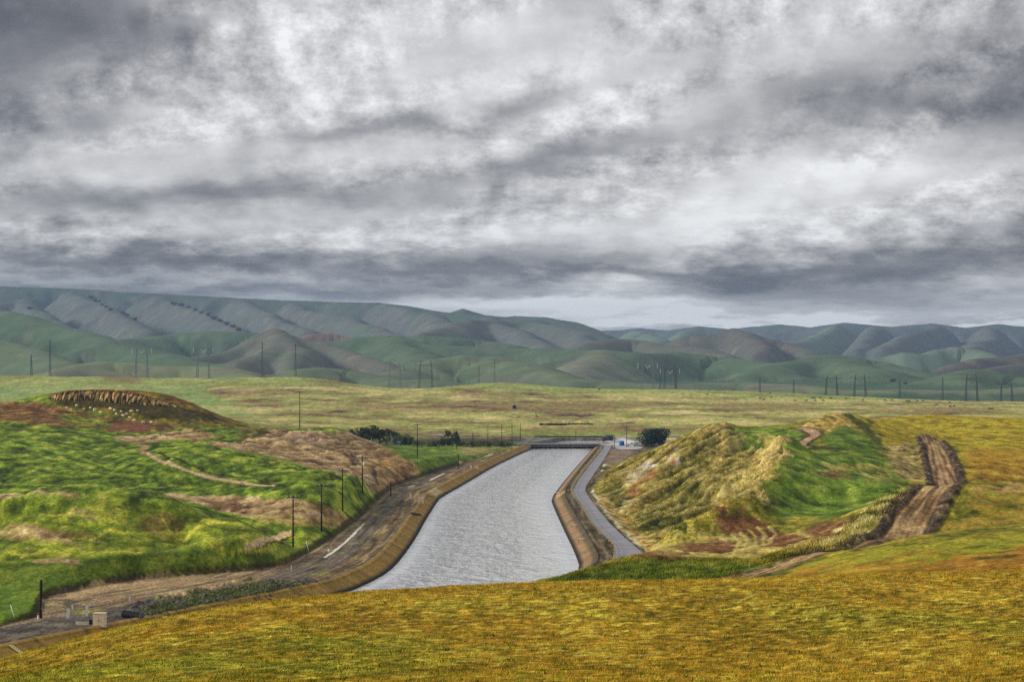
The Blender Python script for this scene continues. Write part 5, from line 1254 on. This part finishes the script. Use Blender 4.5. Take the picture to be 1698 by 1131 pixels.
# ------------------------------------------------------------------ rock ledge and boulders
M_rock = pr_mat('yellow rock', rough=.95, attr=True, var=.4, vscale=.9, bump=.8, bscale=1.2)
def ledge():
    top = [(78,658),(84,653),(96,650),(110,648),(130,646.5),(150,646),(175,647),(200,648.5),(225,653),(250,660),(275,667),(292,672)]
    hgt_ = [4, 8, 14, 17, 18, 18, 19, 20, 17, 12, 7, 3]
    n = 260; m_ = 16; u = np.linspace(0, 1, n); tx = np.interp(u, np.linspace(0, 1, 12), [t[0] for t in top]); ty = np.interp(tx, [t[0] for t in top], [t[1] for t in top]); hh = np.interp(tx, [t[0] for t in top], hgt_)
    d0 = np.array([hit(a_, b_ + c_ + 1, 780)[1] for a_, b_, c_ in zip(tx, ty, hh)]); d0 = np.convolve(np.pad(d0, 8, 'edge'), np.ones(17) / 17, 'valid')
    co = np.zeros((n, m_, 3)); cl = np.zeros((n, m_, 3))
    for j in range(m_):
        t = j / (m_ - 1)
        blk = perlin(u * 60, np.full(n, t * 1.6), 7) ; cre = 1 - np.abs(perlin(u * 34, np.full(n, t * .7), 17)) * 2.6; fine_ = perlin(u * 150, np.full(n, t * 9), 27)
        dd = d0 + t ** 1.3 * 6.0 + blk * 1.3 + np.clip(cre, 0, 1) ** 3 * 1.8 + fine_ * .5
        z = CH - ((ty + hh * (1 - t) + .5) - HY) / F * d0 + (t > .9) * fine_ * .3 - (t < .05) * 1.5
        co[:, j] = np.stack([(tx - CX) / F * d0, dd, z], -1)
        k = np.clip(.45 + blk * .9 + fine_ * .8, 0, 1)[:, None]
        cl[:, j] = np.array(S(98, 74, 42)) * (1 - k) + np.array(S(212, 180, 112)) * k
        cl[:, j] = cl[:, j] * (1 - .75 * np.clip(cre * 1.2, 0, 1)[:, None] ** 1.3)
        if t > .86: cl[:, j] = np.array(S(112, 72, 40))
    back = co[:, -1:].copy(); back[:, :, 1] += 7; back[:, :, 2] -= 2.2
    co = np.concatenate([co, back], 1); cl = np.concatenate([cl, cl[:, -1:] * 0 + np.array(S(120, 80, 44))], 1); m2 = m_ + 1
    idx = np.arange(n * m2).reshape(n, m2); q = np.stack([idx[:-1, :-1], idx[1:, :-1], idx[1:, 1:], idx[:-1, 1:]], -1).reshape(-1, 4)
    o = raw_mesh('rock_ledge', co.reshape(-1, 3), q, M_rock, cl, smooth=False); tag(o, 'long yellow-brown rock ledge with upright cracks along the crest of the left hill', 'rock ledge')
ledge()
import bmesh
def boulder_mesh(seed, s_=1.0):
    b = bmesh.new(); bmesh.ops.create_icosphere(b, subdivisions=2, radius=1.0); r_ = random.Random(seed)
    pl = [(Vector((r_.gauss(0, 1), r_.gauss(0, 1), r_.gauss(0, 1))).normalized(), r_.uniform(.55, .85)) for _ in range(9)]
    for v_ in b.verts:
        for n_, k_ in pl:
            e = v_.co.dot(n_) - k_
            if e > 0: v_.co -= n_ * e
        v_.co *= s_
    me = bpy.data.meshes.new('boulder'); b.to_mesh(me); b.free(); return me
M_bould = pr_mat('pale boulder', S(206, 192, 152), rough=.95, var=.35, vscale=1.3, bump=.6)
bms = [boulder_mesh(k) for k in range(5)]
for b_ in bms: b_.materials.append(M_bould)
BO = [(111,677),(118,680),(127,674),(140,679),(157,681),(167,684.6),(190,681),(193,687),(201,683),(210,688),(218,683),(228,682),(215,693),(223,698.5),(238,702),(251,701),(150,677),(204,690),(183,679)]
for i, (px, py) in enumerate(sorted(BO)):
    x, y, z = hit(px, py, 780); o = bpy.data.objects.new('boulder', bms[i % 5]); COL.objects.link(o); k_ = random.uniform(.45, 1.0); o.location = (x, y, z + k_ * .25); o.scale = (k_ * 1.3, k_, k_ * .8); o.rotation_euler = (random.random(), 0, random.random() * 6)
    tag(o, f'{ORD[i]} pale boulder from the left below the rock ledge', 'boulder', 'pale boulders fallen below the rock ledge')
for px, py, k_, lab, dm in [(270,1027,.55,'larger white rock at the foot of the rubble near the black pipe',290),(284,1026,.45,'smaller white rock right of its larger twin by the rubble',290),(1007,775,1.3,'big pale rock on the shoulder of the paved road below the cut',780),(1001,783,.8,'smaller pale rock on the shoulder just nearer than the big one',740)]:
    x, y, z = hit(px, py, dm); o = bpy.data.objects.new('boulder', bms[1]); COL.objects.link(o); o.location = (x, y, z + k_ * .3); o.scale = (k_ * 1.6, k_, k_ * .8); tag(o, lab, 'boulder')

# ------------------------------------------------------------------ rubble heap, weeds and grasses (uncountable stuff)
def scatter_in(poly_px, d0, d1, n, seed):
    r_ = np.random.default_rng(seed); xs = [p[0] for p in poly_px]
    px = r_.uniform(min(xs), max(xs), n * 6); d = np.sqrt(r_.uniform(d0 * d0, d1 * d1, n * 6)); z = bilin(GZ, px, d); v = HY + (CH - z) * F / d
    m = inside(px, v, poly_px); px, d, z = px[m][:n], d[m][:n], z[m][:n]; return (px - CX) / F * d, d, z, px
def rocks(n=2600):
    x, y, z, px = scatter_in([(215,1008),(265,998),(300,990),(380,975),(440,965),(520,962),(545,978),(430,1012),(250,1045)], 300, 420, n, 3)
    vs, qs_ = [], []; base = bms[0]; bv = np.array([v_.co[:] for v_ in base.vertices]); bf = np.array([p.vertices[:] for p in base.polygons]); r_ = np.random.default_rng(5)
    for i in range(len(x)):
        k = (.07 + .5 * r_.random() ** 3) * (1.6 if r_.random() < .06 else 1); a_ = r_.uniform(0, 6.28); c_, s_ = math.cos(a_), math.sin(a_); w = bv * k * np.array([1.2, 1, .7]); w = np.stack([w[:, 0] * c_ - w[:, 1] * s_, w[:, 0] * s_ + w[:, 1] * c_, w[:, 2]], -1)
        vs.append(w + np.array([x[i], y[i], z[i]])); qs_.append(bf + i * len(bv))
    o = raw_mesh('rubble', np.concatenate(vs), np.concatenate(qs_), pr_mat('dark rubble', S(84, 78, 72), var=.7, vscale=.5)); tag(o, 'dark stony rubble heaped between the gravel yard and the golden hill', None, kind='stuff')
rocks()
M_tuft = pr_mat('grass blades', rough=.9, attr=True, var=.3, vscale=.6, spec=.05)
def tufts(name, x, y, z, c, h0, w0, blades, seed, lean=.5, label=None):
    """tufts of bent blades standing on the ground"""
    r_ = np.random.default_rng(seed); n = len(x); N = n * blades
    X = np.repeat(x, blades); Y = np.repeat(y, blades); Z = np.repeat(z, blades); H0 = np.repeat(h0, blades) * r_.uniform(.5, 1.2, N); W = np.repeat(w0, blades) * r_.uniform(.6, 1.3, N); Cc = np.repeat(c, blades, axis=0) * r_.uniform(.65, 1.4, (N, 1))
    sp = H0 * .6; X = X + r_.normal(0, 1, N) * sp; Y = Y + r_.normal(0, 1, N) * sp
    a_ = r_.uniform(0, 6.28, N); dx, dy = np.cos(a_), np.sin(a_); lx = (r_.normal(.25, .5, N)) * lean * H0; ly = r_.normal(0, .5, N) * lean * H0
    v0 = np.stack([X - dx * W, Y - dy * W, Z - .03], -1); v1 = np.stack([X + dx * W, Y + dy * W, Z - .03], -1); v2 = np.stack([X + lx, Y + ly, Z + H0], -1)
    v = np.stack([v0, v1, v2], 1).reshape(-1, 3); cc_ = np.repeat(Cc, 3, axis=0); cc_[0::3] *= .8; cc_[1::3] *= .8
    o = raw_mesh(name, v, np.arange(N * 3).reshape(-1, 3), M_tuft, np.clip(cc_, 0, .75)); tag(o, label, None, kind='stuff'); return o
def gcol(px, d): return np.stack([bilin(col[..., k], px, d) for k in range(3)], -1)
def foreground_grass(n=230000):
    r_ = np.random.default_rng(9); d = 58 * (215 / 58) ** (r_.uniform(0, 1, n) ** .8); px = r_.uniform(-350, 2050, n); x = (px - CX) / F * d; keep = fbm(x / 2.5, d / 3.5, 3, 91) > r_.uniform(-.9, .25, n)
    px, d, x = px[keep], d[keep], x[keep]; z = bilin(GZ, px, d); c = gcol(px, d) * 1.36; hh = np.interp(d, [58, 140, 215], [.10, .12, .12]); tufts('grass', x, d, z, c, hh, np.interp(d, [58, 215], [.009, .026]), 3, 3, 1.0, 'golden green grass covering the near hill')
foreground_grass()
def clumps():
    r_ = np.random.default_rng(29); n = 5200; d = 62 * (185 / 62) ** (r_.uniform(0, 1, n) ** .8); px = r_.uniform(-350, 2050, n); x = (px - CX) / F * d
    k = fbm(x / 9, d / 12, 3, 191) > r_.uniform(-.5, .5, n); px, d, x = px[k], d[k], x[k]; z = bilin(GZ, px, d)
    t = r_.random((len(x), 1)); c = np.array(S(58, 72, 20)) * t + np.array(S(112, 116, 34)) * (1 - t)
    tufts('weeds', x, d, z, c, np.full(len(x), .17), np.full(len(x), .022), 9, 31, 1.1, 'low dark green weed clumps scattered through the golden grass')
clumps()
def slope_grass():
    x, y, z, px = scatter_in([(1190,703),(1214,708),(1212,745),(1290,757),(1292,800),(1250,842),(1180,872),(1095,906),(1045,880),(1030,850),(1000,815),(1005,785),(1050,762),(1100,740),(1135,722)], 455, 880, 26000, 13)
    vv = HY + (CH - z) * F / y; bare = np.zeros(len(x), bool)
    for pl in ([(1030,802),(1078,760),(1094,768),(1096,778),(1066,806),(1040,834),(1026,830)], [(1100,770),(1130,736),(1138,742),(1124,768)], [(1008,862),(1046,818),(1064,822),(1030,856)], [(980,815),(1000,815),(1046,870),(1098,904),(1066,918)]): bare |= inside(px, vv, pl)
    x, y, z, px = x[~bare], y[~bare], z[~bare], px[~bare]
    c = gcol(px, y) * .98; tufts('dry_grass', x, y, z, c, np.full(len(x), .42), np.full(len(x), .09), 3, 5, 1.2, 'long dry grass blowing on the right canal cutting')
    x, y, z, px = scatter_in([(1518,802),(1478,845),(1436,884),(1400,906),(1365,912),(1230,945),(1290,918),(1385,890),(1436,850),(1490,806)], 320, 520, 6000, 14)
    tufts('dry_grass', x, y, z, gcol(px, y) * 1.15, np.full(len(x), .8), np.full(len(x), .11), 3, 6, .9, 'pale feathery grass edging the dirt road')
    x, y, z, px = scatter_in([(870,975),(960,948),(1060,922),(1240,930),(1220,965),(900,980)], 300, 440, 9000, 15)
    tufts('green_grass', x, y, z, gcol(px, y) * 1.1, np.full(len(x), .5), np.full(len(x), .08), 3, 7, .8, 'green grass on the low bank beside the water')
    x, y, z, px = scatter_in([(230,1012),(300,992),(430,968),(540,972),(430,1012),(250,1044)], 300, 420, 1300, 16)
    tufts('weeds', x, y, z, np.tile(np.array(S(96, 112, 46)), (len(x), 1)), np.full(len(x), .55), np.full(len(x), .10), 4, 8, .8, 'green weeds growing through the rubble')
slope_grass()

# ------------------------------------------------------------------ haze: even thin air round the whole scene
def haze():
    mb = MB(); mb.box((0, 5200, 170), (16000, 13200, 420)); m = bpy.data.materials.new('thin haze'); m.use_nodes = True; T = NT(m.node_tree); T.n.clear()
    o_ = T.node('ShaderNodeOutputMaterial'); v_ = T.node('ShaderNodeVolumePrincipled'); v_.inputs['Color'].default_value = (.36, .50, .78, 1); v_.inputs['Density'].default_value = HAZE_D; v_.inputs['Anisotropy'].default_value = .2
    T.l.new(v_.outputs[0], o_.inputs['Volume']); o = mb.build('haze', m); tag(o, 'thin bluish air in front of the far hills', None, kind='stuff')
HAZE_D = 0.000062
haze()
